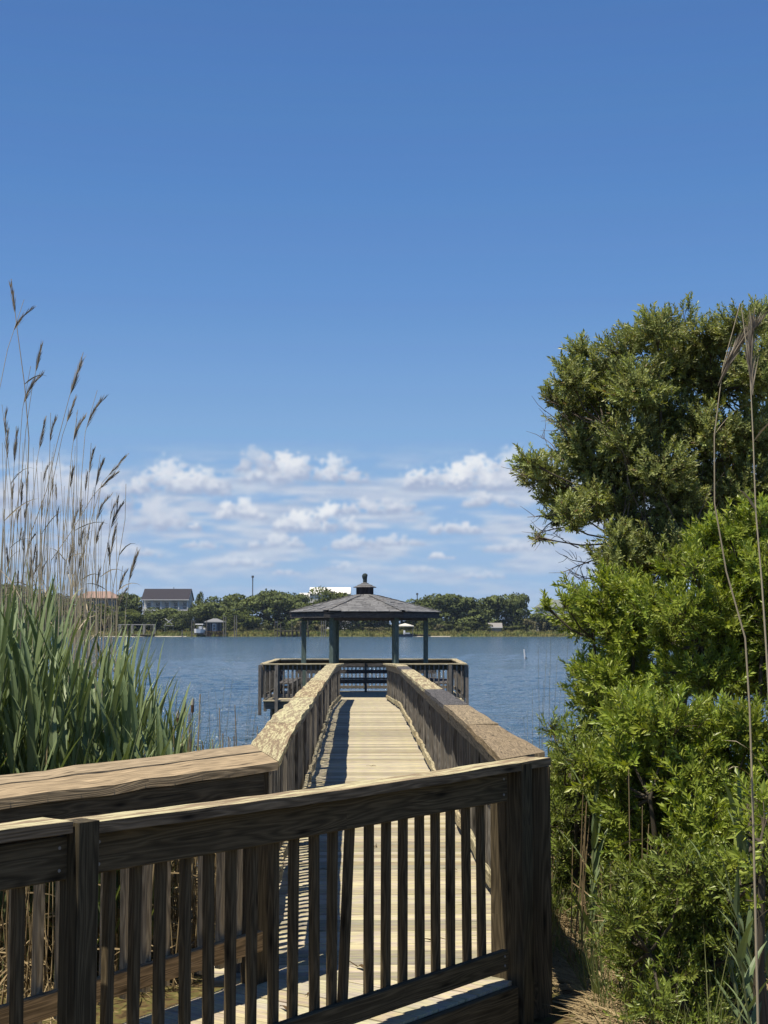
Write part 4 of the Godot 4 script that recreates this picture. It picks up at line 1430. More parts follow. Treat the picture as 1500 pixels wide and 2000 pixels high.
	var tones := [[Color(0.07, 0.085, 0.035), Color(0.15, 0.16, 0.065)], [Color(0.1, 0.1, 0.055), Color(0.2, 0.19, 0.11)], [Color(0.05, 0.065, 0.025), Color(0.11, 0.13, 0.045)]]
	for k in 3:
		bushes.append(crown_mesh(180 + k, 10, 70, tones[k][0], tones[k][1], 0.09, 0.8))
	var names := ["olive green bush behind the marsh grass", "greyish tan bush behind the marsh grass", "deep green bush behind the marsh grass"]
	var px := -60.0
	while px < 1180.0:
		var z := r.randf_range(413.5, 417.0)
		var k := r.randi() % 3
		var wpx := r.randf_range(22.0, 48.0)
		var top := r.randf_range(1207.0, 1226.0)
		if px > 640.0 and px < 780.0:
			top = r.randf_range(1218.0, 1226.0)
		var t := thing("shore_bush", names[k], "bush", Vector3(fx(px, z), 0.85, -z), r.randf() * TAU, names[k].replace("bush", "bushes"))
		put(t, "foliage", bushes[k], M.far_leaf, Transform3D(Basis.from_scale(Vector3(wpx * z / FOCAL, fy(top, z) - 0.85, wpx * z / FOCAL * 0.7)), Vector3.ZERO))
		st = new_st()
		add_tube(st, [Vector3(0, -0.3, 0), Vector3(0.1, 1.0, 0)], [0.07, 0.04], 5, Color(0.1, 0.08, 0.06))
		put(t, "stem", st.commit(), M.bark)
		px += wpx * r.randf_range(0.45, 0.8)
	far_houses()
	far_boats_and_docks()

func far_houses() -> void:
	# the tall house with the dark roof
	var z := 434.0
	var x0 := fx(284, z)
	var x1 := fx(372, z)
	var w := x1 - x0
	var eave := fy(1171.5, z) - 1.5
	var rise := fy(1150, z) - fy(1171.5, z)
	var t := thing("house", "tall white house with dark slate gable roof and stacked columned porches", "house", Vector3((x0 + x1) * 0.5, 1.5, -z))
	var white := Color(0.72, 0.72, 0.7)
	var body := put(t, "wall", gable_wall(w, 8.0, eave, rise * 0.85, white), M.paint, Transform3D(Basis.IDENTITY, Vector3(0, 0, -1.5)))
	var roof := put(t, "roof", gable_roof(w, 11.5, rise, 0.35, Color(0.045, 0.04, 0.048)), M.paint, Transform3D(Basis.IDENTITY, Vector3(0, eave, 0.2)))
	pole(roof, "vent_pipe", Vector3(1.6, rise * 0.8, -0.6), Vector3(1.6, rise + 0.5, -0.6), 0.1, Color(0.1, 0.1, 0.1))
	for f in 3:
		var y := eave - 0.15 - f * 3.05
		beam(t, "porch_floor", Vector3(-w * 0.5, y, 4.2), Vector3(w * 0.5, y, 4.2), 0.35, 3.2, M.paint, Color(0.68, 0.7, 0.72))
		if f > 0:
			beam(t, "porch_rail", Vector3(-w * 0.5, y + 1.0, 5.7), Vector3(w * 0.5, y + 1.0, 5.7), 0.1, 0.1, M.paint, Color(0.7, 0.72, 0.74))
		for k in 5:
			window_part(t, Vector3(-w * 0.5 + 1.4 + k * (w - 2.8) / 4.0, y - 1.6, 2.56), 1.3, 1.9, Color(0.6, 0.62, 0.64))
	for k in 6:
		var x := -w * 0.5 + 0.2 + k * (w - 0.4) / 5.0
		beam(t, "porch_column", Vector3(x, -0.4, 5.6), Vector3(x, eave - 0.1, 5.6), 0.28, 0.28, M.paint, Color(0.7, 0.72, 0.74), -1, 0.0, 1, Vector3.BACK)
	# the house with a terracotta roof
	z = 440.0
	x0 = fx(150, z)
	x1 = fx(236, z)
	w = x1 - x0
	eave = fy(1169, z) - 1.6
	t = thing("house", "stucco house with pinkish terracotta hip roof behind the reeds", "house", Vector3((x0 + x1) * 0.5, 1.6, -z))
	put(t, "wall", gable_wall(w * 0.9, 8.0, eave, 0.1, Color(0.42, 0.38, 0.34)), M.paint)
	put(t, "roof", hip_roof(w, 10.0, fy(1155.5, z) - fy(1169, z), w * 0.5, Color(0.36, 0.25, 0.2)), M.paint, Transform3D(Basis.IDENTITY, Vector3(0, eave + 0.1, 0)))
	for k in 4:
		window_part(t, Vector3(-w * 0.38 + k * w * 0.25, eave - 1.7, 4.06), 1.4, 1.8, Color(0.5, 0.48, 0.45))
		window_part(t, Vector3(-w * 0.38 + k * w * 0.25, eave - 4.9, 4.06), 1.4, 1.8, Color(0.5, 0.48, 0.45))
	# the building with the bright metal roof
	z = 470.0
	x0 = fx(606, z)
	x1 = fx(684, z)
	w = x1 - x0
	eave = fy(1160, z) - 2.0
	t = thing("house", "house with bright white metal roof rising behind the treetops", "house", Vector3((x0 + x1) * 0.5, 2.0, -z))
	put(t, "wall", gable_wall(w, 9.0, eave, 2.0, Color(0.7, 0.7, 0.7)), M.paint)
	put(t, "roof", gable_roof(w, 9.5, fy(1147, z) - fy(1160, z), 0.2, Color(0.78, 0.78, 0.76)), M.paint, Transform3D(Basis.IDENTITY, Vector3(0, eave, 0)))
	put(t, "wing_roof", gable_roof(4.0, 7.0, 1.7, 0.2, Color(0.78, 0.78, 0.76)), M.paint, Transform3D(Basis.IDENTITY, Vector3(-w * 0.5 - 1.4, fy(1168, z) - 2.0, 0)))
	put(t, "wing_wall", gable_wall(3.8, 6.6, fy(1168, z) - 2.0, 1.4, Color(0.7, 0.7, 0.7)), M.paint, Transform3D(Basis.IDENTITY, Vector3(-w * 0.5 - 1.4, 0, 0)))
	# the pale house beside the shrub
	z = 428.0
	x0 = fx(1046, z)
	x1 = fx(1116, z)
	w = x1 - x0
	eave = fy(1187, z) - 1.4
	t = thing("house", "pale house with grey green roof and white upper storey above porch", "house", Vector3((x0 + x1) * 0.5, 1.4, -z))
	put(t, "wall", gable_wall(w * 0.92, 7.0, eave, 0.6, Color(0.72, 0.72, 0.7)), M.paint)
	put(t, "roof", hip_roof(w, 8.4, fy(1172, z) - fy(1187, z), w * 0.5, Color(0.2, 0.22, 0.2)), M.paint, Transform3D(Basis.IDENTITY, Vector3(0, eave + 0.1, 0)))
	put(t, "porch_roof", hip_roof(w * 1.12, 11.5, 1.1, w * 0.9, Color(0.27, 0.29, 0.29)), M.paint, Transform3D(Basis.IDENTITY, Vector3(0, fy(1202, z) - 1.4, 1.2)))
	for k in 4:
		window_part(t, Vector3(-w * 0.36 + k * w * 0.24, fy(1191.5, z) - 1.4, 3.56), 0.9, 1.1, Color(0.5, 0.52, 0.54))
		beam(t, "porch_column", Vector3(-w * 0.5 + k * w * 0.33, -0.5, 6.4), Vector3(-w * 0.5 + k * w * 0.33, fy(1202, z) - 1.6, 6.4), 0.25, 0.25, M.paint, Color(0.7, 0.7, 0.7), -1, 0.0, 1, Vector3.BACK)
		window_part(t, Vector3(-w * 0.36 + k * w * 0.24, fy(1208, z) - 1.4, 3.56), 1.6, 1.8, Color(0.45, 0.47, 0.48))
	# a grey shed among the bushes
	z = 414.0
	t = thing("shed", "low grey shed roof half hidden among the bushes", "shed", Vector3(fx(967, z), 0.9, -z - 1.0))
	put(t, "wall", gable_wall(3.6, 3.0, fy(1225, z) - 0.9, 0.8, Color(0.3, 0.29, 0.27)), M.paint)
	put(t, "roof", gable_roof(3.8, 3.4, fy(1216.5, z) - fy(1225, z), 0.2, Color(0.3, 0.29, 0.28)), M.paint, Transform3D(Basis.IDENTITY, Vector3(0, fy(1225, z) - 0.9, 0)))
	# masts beyond the trees
	for q in [[493.0, 1124.0, 560.0, "slim lattice mast with a wider head above the treetops"], [815.0, 1158.0, 600.0, "short antenna mast just showing over the gazebo roof side"]]:
		var zz: float = q[2]
		t = thing("antenna_mast", q[3], "mast", Vector3(fx(q[0], zz), 2.4, -zz))
		var top := fy(q[1], zz) - 2.4
		pole(t, "mast_pole", Vector3(0, -0.5, 0), Vector3(0, top, 0), 0.22, Color(0.12, 0.13, 0.15))
		box(t, "antenna_head", Vector3(0, top - 0.5, 0), Vector3(0.9, 0.8, 0.9), M.paint, Color(0.1, 0.11, 0.13))

func far_boats_and_docks() -> void:
	var z := 402.0
	# boathouse on its piles
	var x0 := fx(398, z)
	var x1 := fx(437, z)
	var w := x1 - x0
	var t := thing("boathouse", "small screened boathouse with grey hip roof on a pile dock", "boathouse", Vector3((x0 + x1) * 0.5, 0, -z - 2.0))
	var fl := fy(1233.5, z)
	for k in 11:
		pole(t, "pile", Vector3(-w * 0.36 + k * w * 0.08, -1.0, 2.0), Vector3(-w * 0.36 + k * w * 0.08, fl - 0.1, 2.0), 0.12, Color(0.1, 0.06, 0.045))
	beam(t, "floor", Vector3(-w * 0.42, fl, 0), Vector3(w * 0.5, fl, 0), 0.25, 4.4, M.dark, Color(1, 0.85, 0.75))
	var hh := fy(1216.5, z) - fl
	box(t, "wall", Vector3(0.1, fl + hh * 0.5 + 0.1, 0), Vector3(w * 0.66, hh, 3.4), M.paint, Color(0.05, 0.055, 0.07))
	for k in 5:
		box(t, "corner_post", Vector3(-w * 0.33 + k * w * 0.17, fl + hh * 0.5 + 0.1, 1.78), Vector3(0.14, hh, 0.12), M.paint, Color(0.2, 0.21, 0.24))
	var door := box(t, "screen_door", Vector3(0.15, fl + hh * 0.47, 1.8), Vector3(1.15, hh * 0.9, 0.1), M.paint, Color(0.55, 0.57, 0.6))
	for y in [-0.45, 0.45]:
		box(door, "pane", Vector3(0, y, 0.05), Vector3(0.7, 0.75, 0.06), M.glass)
	put(t, "roof", hip_roof(w * 0.98, 5.2, fy(1210, z) - fy(1216.5, z), 1.2, Color(0.24, 0.25, 0.26)), M.paint, Transform3D(Basis.IDENTITY, Vector3(0.1, fl + hh + 0.3, 0)))
	# white boat on a lift
	var bx := fx(391, z)
	t = thing("motor_boat", "white motor boat with hard top hanging on a lift beside the boathouse", "boat", Vector3(bx, fy(1239, z), -z - 0.5), -0.25)
	put(t, "hull", hull_mesh(6.2, 3.1, 1.25, Color(0.82, 0.83, 0.84)), M.gloss)
	box(t, "console", Vector3(0, 1.7, -0.4), Vector3(1.0, 1.1, 1.0), M.gloss, Color(0.75, 0.77, 0.8))
	for s in [[-0.75, -1.0], [0.75, -1.0], [-0.75, 0.3], [0.75, 0.3]]:
		pole(t, "top_support", Vector3(s[0], 1.1, s[1]), Vector3(s[0], 2.75, s[1]), 0.05, Color(0.3, 0.3, 0.32))
	box(t, "hard_top", Vector3(0, 2.85, -0.4), Vector3(2.3, 0.25, 2.6), M.gloss, Color(0.8, 0.81, 0.82))
	box(t, "outboard_motor", Vector3(0, 1.1, -3.3), Vector3(0.55, 1.5, 0.7), M.gloss, Color(0.7, 0.72, 0.74))
	t = thing("boat_lift", "dark posted boat lift holding up the white boat", "boat lift", Vector3(bx, 0, -z - 0.5))
	for s in [[-2.1, -2.6], [2.1, -2.6], [-2.1, 2.6], [2.1, 2.6]]:
		pole(t, "lift_post", Vector3(s[0], -0.9, s[1]), Vector3(s[0], 4.6, s[1]), 0.13, Color(0.15, 0.13, 0.11))
	for s in [-1.6, 1.6]:
		beam(t, "cradle_beam", Vector3(-2.1, fy(1239, z) + 0.12, s), Vector3(2.1, fy(1239, z) + 0.12, s), 0.16, 0.2, M.paint, Color(0.2, 0.2, 0.2))
	# docks and pilings
	small_dock("low dark dock standing on many thin piles below the oaks", 541, 603, 402.0, fy(1231.5, 402.0), Color(0.8, 0.78, 0.74), [[538, 1212], [543, 1213], [549, 1216], [571, 1213], [587, 1212], [602, 1212]])
	small_dock("pale dock with open framed sides beside the reeds", 236, 302, 404.0, fy(1239, 404.0), Color(1.0, 0.98, 0.92), [[240, 1221], [252, 1221], [297, 1219], [301, 1221]])
	small_dock("short black dock beyond the moored navy boat", 806, 840, 402.0, fy(1239.5, 402.0), Color(0.4, 0.36, 0.34), [[806, 1236], [828, 1228]])
	var k := 0
	for q in [[458, 1203], [462, 1203], [437, 1203], [441, 1205], [628, 1212], [632, 1214], [636, 1213], [356, 1232], [375, 1214]]:
		t = thing("mooring_pile", "thin grey mooring pile standing at the far water's edge", "pile", Vector3(fx(q[0], 400.0), 0, -400.0), 0.0, "mooring piles at the far shore")
		pole(t, "pile_shaft", Vector3(0, -1.2, 0), Vector3(0, fy(q[1], 400.0), 0), 0.15, Color(0.19, 0.175, 0.15))
		pole(t, "pile_cap", Vector3(0, fy(q[1], 400.0), 0), Vector3(0, fy(q[1], 400.0) + 0.12, 0), 0.17, Color(0.3, 0.3, 0.29))
	# frame rails of the pale dock
	t = thing("pergola", "pale open timber frame standing over the dock near the reeds", "pergola", Vector3(fx(270, 406.0), 0, -406.0))
	for x in [-5.2, -1.7, 1.7, 4.6]:
		for zz in [-1.2, 1.2]:
			pole(t, "frame_post", Vector3(x, -0.3, zz), Vector3(x, fy(1221, 406.0), zz), 0.14, Color(0.42, 0.41, 0.38))
	for zz in [-1.2, 1.2]:
		beam(t, "frame_beam", Vector3(-5.4, fy(1220, 406.0), zz), Vector3(4.8, fy(1220, 406.0), zz), 0.2, 0.14, M.paint, Color(0.42, 0.41, 0.38))
	# a crossed white stand by the tall house
	t = thing("kayak_rack", "white crossed timber rack below the tall house porch", "rack", Vector3(fx(334, 418.0), 0.9, -414.0))
	var ya := fy(1208, 414.0) - 0.9
	var yb := fy(1220, 414.0) - 0.9
	beam(t, "cross_arm", Vector3(-1.2, ya, 0), Vector3(1.2, yb, 0), 0.22, 0.1, M.paint, Color(0.6, 0.6, 0.6))
	beam(t, "cross_arm", Vector3(-1.2, yb, 0.12), Vector3(1.2, ya, 0.12), 0.22, 0.1, M.paint, Color(0.6, 0.6, 0.6))
	beam(t, "shelf", Vector3(-1.4, yb - 0.3, 0), Vector3(1.4, yb - 0.3, 0), 0.14, 1.0, M.paint, Color(0.55, 0.55, 0.55))
	for x in [-1.2, 1.2]:
		beam(t, "rack_leg", Vector3(x, -0.2, -0.2), Vector3(x, yb - 0.2, -0.2), 0.14, 0.14, M.paint, Color(0.5, 0.5, 0.5), -1, 0.0, 1, Vector3.BACK)
	# navy boat under a pale canopy
	var nx := fx(791, 400.0)
	t = thing("motor_boat", "navy motor boat moored beneath a pale peaked canopy", "boat", Vector3(nx, -0.3, -399.0), 1.45)
	put(t, "hull", hull_mesh(4.2, 1.9, 0.95, Color(0.03, 0.045, 0.075)), M.gloss)
	box(t, "deck_rail", Vector3(0, 1.3, 0.6), Vector3(1.4, 0.35, 1.6), M.gloss, Color(0.4, 0.44, 0.5))
	box(t, "outboard_motor", Vector3(0, 1.45, -0.2), Vector3(0.5, 1.3, 0.5), M.gloss, Color(0.8, 0.8, 0.8))
	t = thing("canopy", "pale peaked canopy on thin posts over the navy boat", "canopy", Vector3(nx, 0, -400.5))
	put(t, "canopy_cloth", hip_roof(5.0, 3.6, fy(1217.5, 400.0) - fy(1222, 400.0), 0.3, Color(0.72, 0.7, 0.62)), M.paint, Transform3D(Basis.IDENTITY, Vector3(0, fy(1222, 400.0), 0)))
	for s in [[-2.2, -1.5], [2.2, -1.5], [-2.2, 1.5], [2.2, 1.5]]:
		pole(t, "canopy_post", Vector3(s[0], -0.9, s[1]), Vector3(s[0], fy(1222, 400.0), s[1]), 0.07, Color(0.25, 0.25, 0.25))
	# marker in the water
	var mk := at_drop(1025, 1287, EYE)
	t = thing("channel_marker", "thin leaning white marker pole standing alone in the water", "marker", Vector3(mk.x, 0, mk.z))
	pole(t, "marker_pole", Vector3(0.1, -0.8, 0), Vector3(-0.06, 0.95, 0), 0.09, Color(0.75, 0.76, 0.78))
	pole(t, "marker_band", Vector3(0.1, -0.1, 0), Vector3(0.08, 0.22, 0), 0.1, Color(0.08, 0.1, 0.12))

# ------------------------------------------------------------------ reeds

var reed_kinds := []

func reed_leaf(seed_: int, c: Color) -> ArrayMesh:
	var r := RandomNumberGenerator.new()
	r.seed = seed_
	var st := new_st()
	add_blade(st, Vector3.ZERO, Vector3(0.3, 1, 0), Vector3(0.15, 0, 1), r.randf_range(0.5, 0.85), r.randf_range(0.04, 0.06), r.randf_range(0.2, 0.85), 7, c, 0.3)
	return st.commit()

func make_reed_kinds() -> void:
	var r := RandomNumberGenerator.new()
	r.seed = 90
	var leaves := []
	for k in 9:
		var c := Color(0.135, 0.195, 0.09).lerp(Color(0.26, 0.325, 0.16), r.randf()) * r.randf_range(0.85, 1.1)
		leaves.append(reed_leaf(300 + k, c))
	for v in 6:
		# plants are made as loose roots here and added by green_reed()
		var t := Node3D.new()
		var h := 2.0
		var st := new_st()
		var bend := Vector3(r.randf_range(0.05, 0.25), 0, r.randf_range(-0.1, 0.1))
		var pts := []
		for k in 5:
			var q := k / 4.0
			pts.append(Vector3(0, h * q, 0) + bend * q * q)
		add_tube(st, pts, [0.007, 0.0065, 0.006, 0.005, 0.003], 6, Color(0.16, 0.19, 0.09))
		put(t, "stem", st.commit(), M.blade)
		var n := 11
		for k in n:
			var q := 0.18 + 0.75 * k / (n - 1.0)
			var at := Vector3(0, h * q, 0) + bend * q * q
			# leaves stand out on both sides and swing with the wind towards +x
			var a := (0.0 if k % 2 == 0 else PI) + r.randf_range(-0.7, 0.7)
			var dirv := Vector3(cos(a) + 0.55, 0, sin(a))
			var yaw := atan2(-dirv.z, dirv.x)
			var steep := lerpf(-0.1, 0.25, q) + r.randf_range(-0.12, 0.12)
			var sc := r.randf_range(0.8, 1.1) * (0.75 if q > 0.95 else 1.0)
			var bs := Basis(Vector3.UP, yaw) * Basis(Vector3.BACK, steep)
			put(t, "leaf", leaves[r.randi() % 9], M.blade, Transform3D(bs.scaled(Vector3(sc, sc, sc)), at))
		reed_kinds.append(t)

func green_reed(at: Vector3, height: float, turn: float, kind: int, label: String, group: String) -> void:
	var t: Node3D = reed_kinds[kind].duplicate()
	t.name = numbered("green_reed")
	add_child(t)
	var s := height / 2.5
	t.transform = Transform3D(Basis(Vector3.UP, turn).scaled(Vector3(1, s, 1) * lerpf(1.0, s, 0.3)), at)
	tag(t, label, "reed", group)

func plume_mesh(seed_: int, length: float, lean: Vector3, fluffy: float) -> ArrayMesh:
	# a reed flower head: fine drooping branches along one axis, swept to one side
	var r := RandomNumberGenerator.new()
	r.seed = seed_
	var st := new_st()
	var n := int(320.0 * fluffy * length)
	for k in n:
		var q := float(k) / n
		var p := Vector3(0, q * length * 0.72, 0) + lean * q * q * length * 0.5
		var d := Vector3(r.randf_range(-0.2, 0.22), r.randf_range(0.8, 1.2), r.randf_range(-0.2, 0.2)) + lean * 0.45
		var c := Color(0.2, 0.17, 0.135).lerp(Color(0.46, 0.41, 0.33), r.randf())
		add_blade(st, p, d, rand_dir(r), length * r.randf_range(0.2, 0.42) * (1.1 - q * 0.5), 0.0055, r.randf_range(0.0, 0.5), 3, c, 0.1)
	return st.commit()

func dry_reed(foot: Vector3, mids: Array, head: Vector3, thick: float, plume: float, label: String, group: String, seed_: int) -> void:
	var r := RandomNumberGenerator.new()
	r.seed = seed_
	var t := thing("dry_reed", label, "reed", foot, 0.0, group)
	var pts := [Vector3.ZERO]
	for m in mids:
		pts.append(m - foot)
	pts.append(head - foot)
	var curve := Curve3D.new()
	for k in pts.size():
		var tang: Vector3 = (pts[mini(k + 1, pts.size() - 1)] - pts[maxi(k - 1, 0)]) * 0.16
		curve.add_point(pts[k], -tang, tang)
	var path := []
	var radii := []
	var n := 12
	for k in n + 1:
		var q := float(k) / n
		path.append(curve.sample_baked(curve.get_baked_length() * q))
		radii.append(thick * lerpf(1.0, 0.3, q))
	var st := new_st()
	var c := Color(0.34, 0.29, 0.2).lerp(Color(0.54, 0.48, 0.36), r.randf())
	if plume < 0.0:
		c = c * Color(0.4, 0.46, 0.42)
	add_tube(st, path, radii, 6, c)
	put(t, "stem", st.commit(), M.straw)
	if seed_ % 5 < 2 and absf(plume) != 0.001:
		# a few withered leaves still hang on the stem
		var dl := new_st()
		for k in 3:
			var p: Vector3 = path[3 + r.randi() % 8]
			add_blade(dl, p, Vector3(r.randf_range(-0.6, 0.8), r.randf_range(0.2, 1.0), r.randf_range(-0.5, 0.5)), rand_dir(r), r.randf_range(0.12, 0.34), 0.011, r.randf_range(0.8, 2.2), 5, c, 0.3)
		put(t, "withered_leaves", dl.commit(), M.straw)
	if absf(plume) > 0.01:
		var up: Vector3 = (path[-1] - path[-2]).normalized()
		var x := up.cross(Vector3.BACK).normalized()
		if x.x < 0:
			x = -x
		var b := Basis(x, up, x.cross(up))
		put(t, "plume", plume_mesh(seed_, absf(plume), Vector3(r.randf_range(-0.1, 0.7), 0, r.randf_range(-0.3, 0.3)), r.randf_range(0.6, 1.3)), M.straw, Transform3D(b, path[-1] - up * absf(plume) * 0.92))

func make_reeds() -> void:
	make_reed_kinds()
	var r := RandomNumberGenerator.new()
	r.seed = 17
	# green reeds behind the landing rail; the stand thins out towards the walk
	var tops := [[-120, 1080], [0, 1085], [60, 1080], [105, 1090], [140, 1150], [200, 1170], [235, 1140], [265, 1190], [300, 1235], [330, 1300], [370, 1370], [430, 1420], [480, 1445]]
	var count := 0
	while count < 300:
		var px: float = -110.0 + 590.0 * pow(r.randf(), 1.12)
		var z := 7.2 + 7.5 * r.randf() * r.randf()
		if px > 330.0:
			z = r.randf_range(11.0, 18.0)
			if r.randf() < 0.55:
				continue
		var top := 1100.0
		for k in tops.size() - 1:
			if px >= tops[k][0] and px <= tops[k + 1][0]:
				top = lerpf(tops[k][1], tops[k + 1][1], (px - tops[k][0]) / (tops[k + 1][0] - tops[k][0]))
		top += absf(r.randfn(0.0, 85.0)) * (1.0 if px < 300.0 else 0.35)
		var p := at_depth(px, top, z)
		var g := ground_y(p.x, z)
		var h := p.y - g
		if h < 0.5 or p.x > walk_x(z) - 1.05:
			continue
		count += 1
		green_reed(Vector3(p.x - 0.1 * h * 0.5, g - 0.03, p.z), h, r.randf_range(-0.6, 0.6), r.randi() % 6, "green reed plant with long leaning leaves in the bed beyond the landing rail", "green reeds beyond the landing rail")
	for k in 40:
		var px := r.randf_range(-620.0, -110.0)
		var z := r.randf_range(7.5, 13.0)
		var p := at_depth(px, r.randf_range(1120.0, 1230.0), z)
		green_reed(Vector3(p.x, ground_y(p.x, z) - 0.03, p.z), p.y - ground_y(p.x, z), r.randf_range(-0.6, 0.6), r.randi() % 6, "green reed plant in the continuing reed bed along the approach", "green reeds along the approach")
	# dry stalks of last year: [tip, then points down the stem], pixels
	var stalks := [[[22, 545], [38, 680], [54, 800], [56, 900], [46, 1100]], [[47, 585], [20, 660], [0, 760], [-12, 900]], [[84, 665], [62, 760], [48, 860], [40, 960], [20, 1110]], [[163, 688], [128, 800], [108, 880], [88, 970], [40, 1150]],
		[[149, 770], [122, 850], [100, 960], [82, 1110]], [[190, 762], [165, 850], [158, 960], [150, 1120]], [[152, 800], [138, 900], [130, 1010], [118, 1140]], [[90, 812], [72, 900], [62, 1010], [52, 1130]], [[99, 806], [96, 920], [90, 1030], [80, 1140]], [[150, 805], [150, 930], [146, 1040], [140, 1150]],
		[[178, 865], [172, 960], [166, 1060], [160, 1160]], [[196, 888], [184, 970], [178, 1060], [168, 1160]], [[232, 912], [186, 960], [150, 1030], [95, 1130]], [[196, 956], [186, 1040], [180, 1130]], [[229, 970], [213, 1050], [200, 1150]], [[246, 945], [244, 1020], [226, 1120], [218, 1190]], [[226, 1018], [214, 1090], [206, 1170]],
		[[268, 1068], [254, 1120], [246, 1180]], [[252, 885], [205, 930], [183, 980], [172, 1060], [150, 1170]], [[15, 828], [12, 930], [8, 1040], [2, 1140]], [[32, 832], [26, 940], [22, 1050], [14, 1150]], [[4, 790], [22, 960], [28, 1080], [26, 1170]], [[60, 715], [40, 830], [36, 980], [30, 1130]], [[142, 905], [132, 1000], [124, 1150]], [[240, 1105], [234, 1150], [228, 1220]]]
	var i := 0
	for s in stalks:
		var z := r.randf_range(8.6, 10.6)
		var head := at_depth(s[0][0], s[0][1], z)
		var mids := []
		for k in range(s.size() - 1, 0, -1):
			mids.append(at_depth(s[k][0], s[k][1], z + r.randf_range(-0.02, 0.02)))
		var low: Vector3 = mids[0]
		var foot := Vector3(low.x - 0.04, ground_y(low.x, z) - 0.04, low.z)
		var plume := r.randf_range(0.2, 0.3)
		if i in [9, 15]:
			plume = 0.0
		dry_reed(foot, mids, head, 0.005 if i != 0 else 0.0066, plume if i > 3 else plume * 1.1, "tall dry reed stalk with feathery head standing above the green reeds", "tall dry reeds", 500 + i)
		i += 1
	while i < 175:
		var px := -70.0 + 300.0 * sqrt(r.randf())
		if r.randf() < 0.6:
			px = r.randf_range(-60.0, 190.0)
		var z := r.randf_range(9.2, 13.5)
		var lean := r.randf_range(-16.0, 18.0)
		var top := r.randf_range(850.0, 1120.0) + maxf(0.0, px - 120.0) * 1.0
		var head := at_depth(px + lean, top, z)
		var mid := at_depth(px + lean * 0.25 + r.randf_range(-4, 4), (top + 1250.0) * 0.5, z)
		var low := at_depth(px, 1250.0, z)
		var foot := Vector3(low.x - 0.02, ground_y(low.x, z) - 0.04, low.z)
		dry_reed(foot, [low, mid], head, r.randf_range(0.0036, 0.0056), r.randf_range(0.14, 0.24) if r.randf() < 0.27 else 0.0, "tall dry reed stalk with feathery head standing above the green reeds" if false else "slender dry reed stalk in the thicket above the green reeds", "slender dry reeds", 700 + i)
		i += 1
	# reeds and thin stalks on the shrub side of the walk, by the water
	for k in 26:
		var px := r.randf_range(1052.0, 1125.0)
		var z := r.randf_range(10.0, 15.0)
		var top := r.randf_range(1390.0, 1470.0)
		var p := at_depth(px, top, z)
		var g := ground_y(p.x, z)
		if p.x < walk_x(z) + 0.95:
			continue
		green_reed(Vector3(p.x, g, p.z), p.y - g, r.randf_range(-0.5, 0.9), r.randi() % 6, "pale green reed plant between the walkway rail and the shrubs", "green reeds beside the shrubs")
	for q in [[1051, 1262, 1054], [1068, 1268, 1060], [1076, 1240, 1072], [1088, 1290, 1082], [1062, 1330, 1058], [1096, 1330, 1090], [1040, 1345, 1040], [1110, 1250, 1100], [1022, 1400, 1026], [1031, 1385, 1030]]:
		var z := 13.0
		var head := at_depth(q[0], q[1], z)
		var low := at_depth(q[2], 1450, z)
		dry_reed(Vector3(low.x, ground_y(low.x, z) - 0.05, low.z), [low], head, 0.0038, -0.001, "bare thin reed stalk in front of the open water beside the shrubs", "bare stalks beside the shrubs", 900 + int(q[0]))
	for k in 26:
		var px := r.randf_range(335.0, 520.0)
		var z := r.randf_range(13.0, 19.0)
		var low := at_depth(px, 1470, z)
		if low.x > walk_x(z) - 1.0:
			continue
		var head := at_depth(px + r.randf_range(-8, 22), r.randf_range(1310.0, 1430.0) , z)
		dry_reed(Vector3(low.x, ground_y(low.x, z) - 0.05, low.z), [low], head, r.randf_range(0.0028, 0.0042), -0.001, "bare thin reed stalk at the water's edge beside the walkway rail", "bare stalks at the water's edge", 1000 + k)
	for q in [[360, 1372, 12.2], [376, 1368, 12.6], [347, 1392, 12.0]]:
		var z: float = q[2]
		var head := at_depth(q[0], q[1], z)
		var g := ground_y(head.x, z)
		var t := thing("cattail", "brown cattail with pale fluffy tip among the reeds by the water", "cattail", Vector3(head.x, g, head.z), 0.0, "cattails by the water")
		var hh := head.y - g
		var st := new_st()
		add_tube(st, [Vector3(-0.03, -0.05, 0), Vector3(0, hh - 0.1, 0)], [0.006, 0.004], 6, Color(0.16, 0.17, 0.08))
		put(t, "stem", st.commit(), M.blade)
		st = new_st()
		add_tube(st, [Vector3(0, hh - 0.11, 0), Vector3(0, hh - 0.1, 0), Vector3(0, hh - 0.03, 0), Vector3(0, hh - 0.02, 0)], [0.006, 0.014, 0.014, 0.008], 8, Color(0.12, 0.075, 0.05))
		put(t, "seed_head", st.commit(), M.straw)
		st = new_st()
		add_tube(st, [Vector3(0, hh - 0.04, 0), Vector3(0.002, hh - 0.015, 0), Vector3(0.006, hh + 0.02, 0)], [0.015, 0.017, 0.005], 8, Color(0.5, 0.47, 0.42))
		put(t, "fluff", st.commit(), M.straw)
	# two tall old stalks with big heads beside the bright shrub
	dry_reed(Vector3(1.36, 1.55, -5.3), [at_depth(1462, 1330, 5.3), at_depth(1435, 1193, 5.3), at_depth(1398, 1010, 5.3), at_depth(1393, 884, 5.3), at_depth(1408, 733, 5.3)], at_depth(1446, 592, 5.3), 0.0062, 0.36, "very tall old reed stalk bowed leftward with a grey plume before the shrubs", "", 1200)
	dry_reed(Vector3(1.45, 1.55, -5.2), [at_depth(1500, 1330, 5.2), at_depth(1492, 1186, 5.2), at_depth(1473, 955, 5.2), at_depth(1471, 812, 5.2), at_depth(1464, 715, 5.2)], at_depth(1448, 600, 5.2), 0.0066, 0.36, "very tall straight old reed stalk with a spread tan plume before the shrubs", "", 1201)
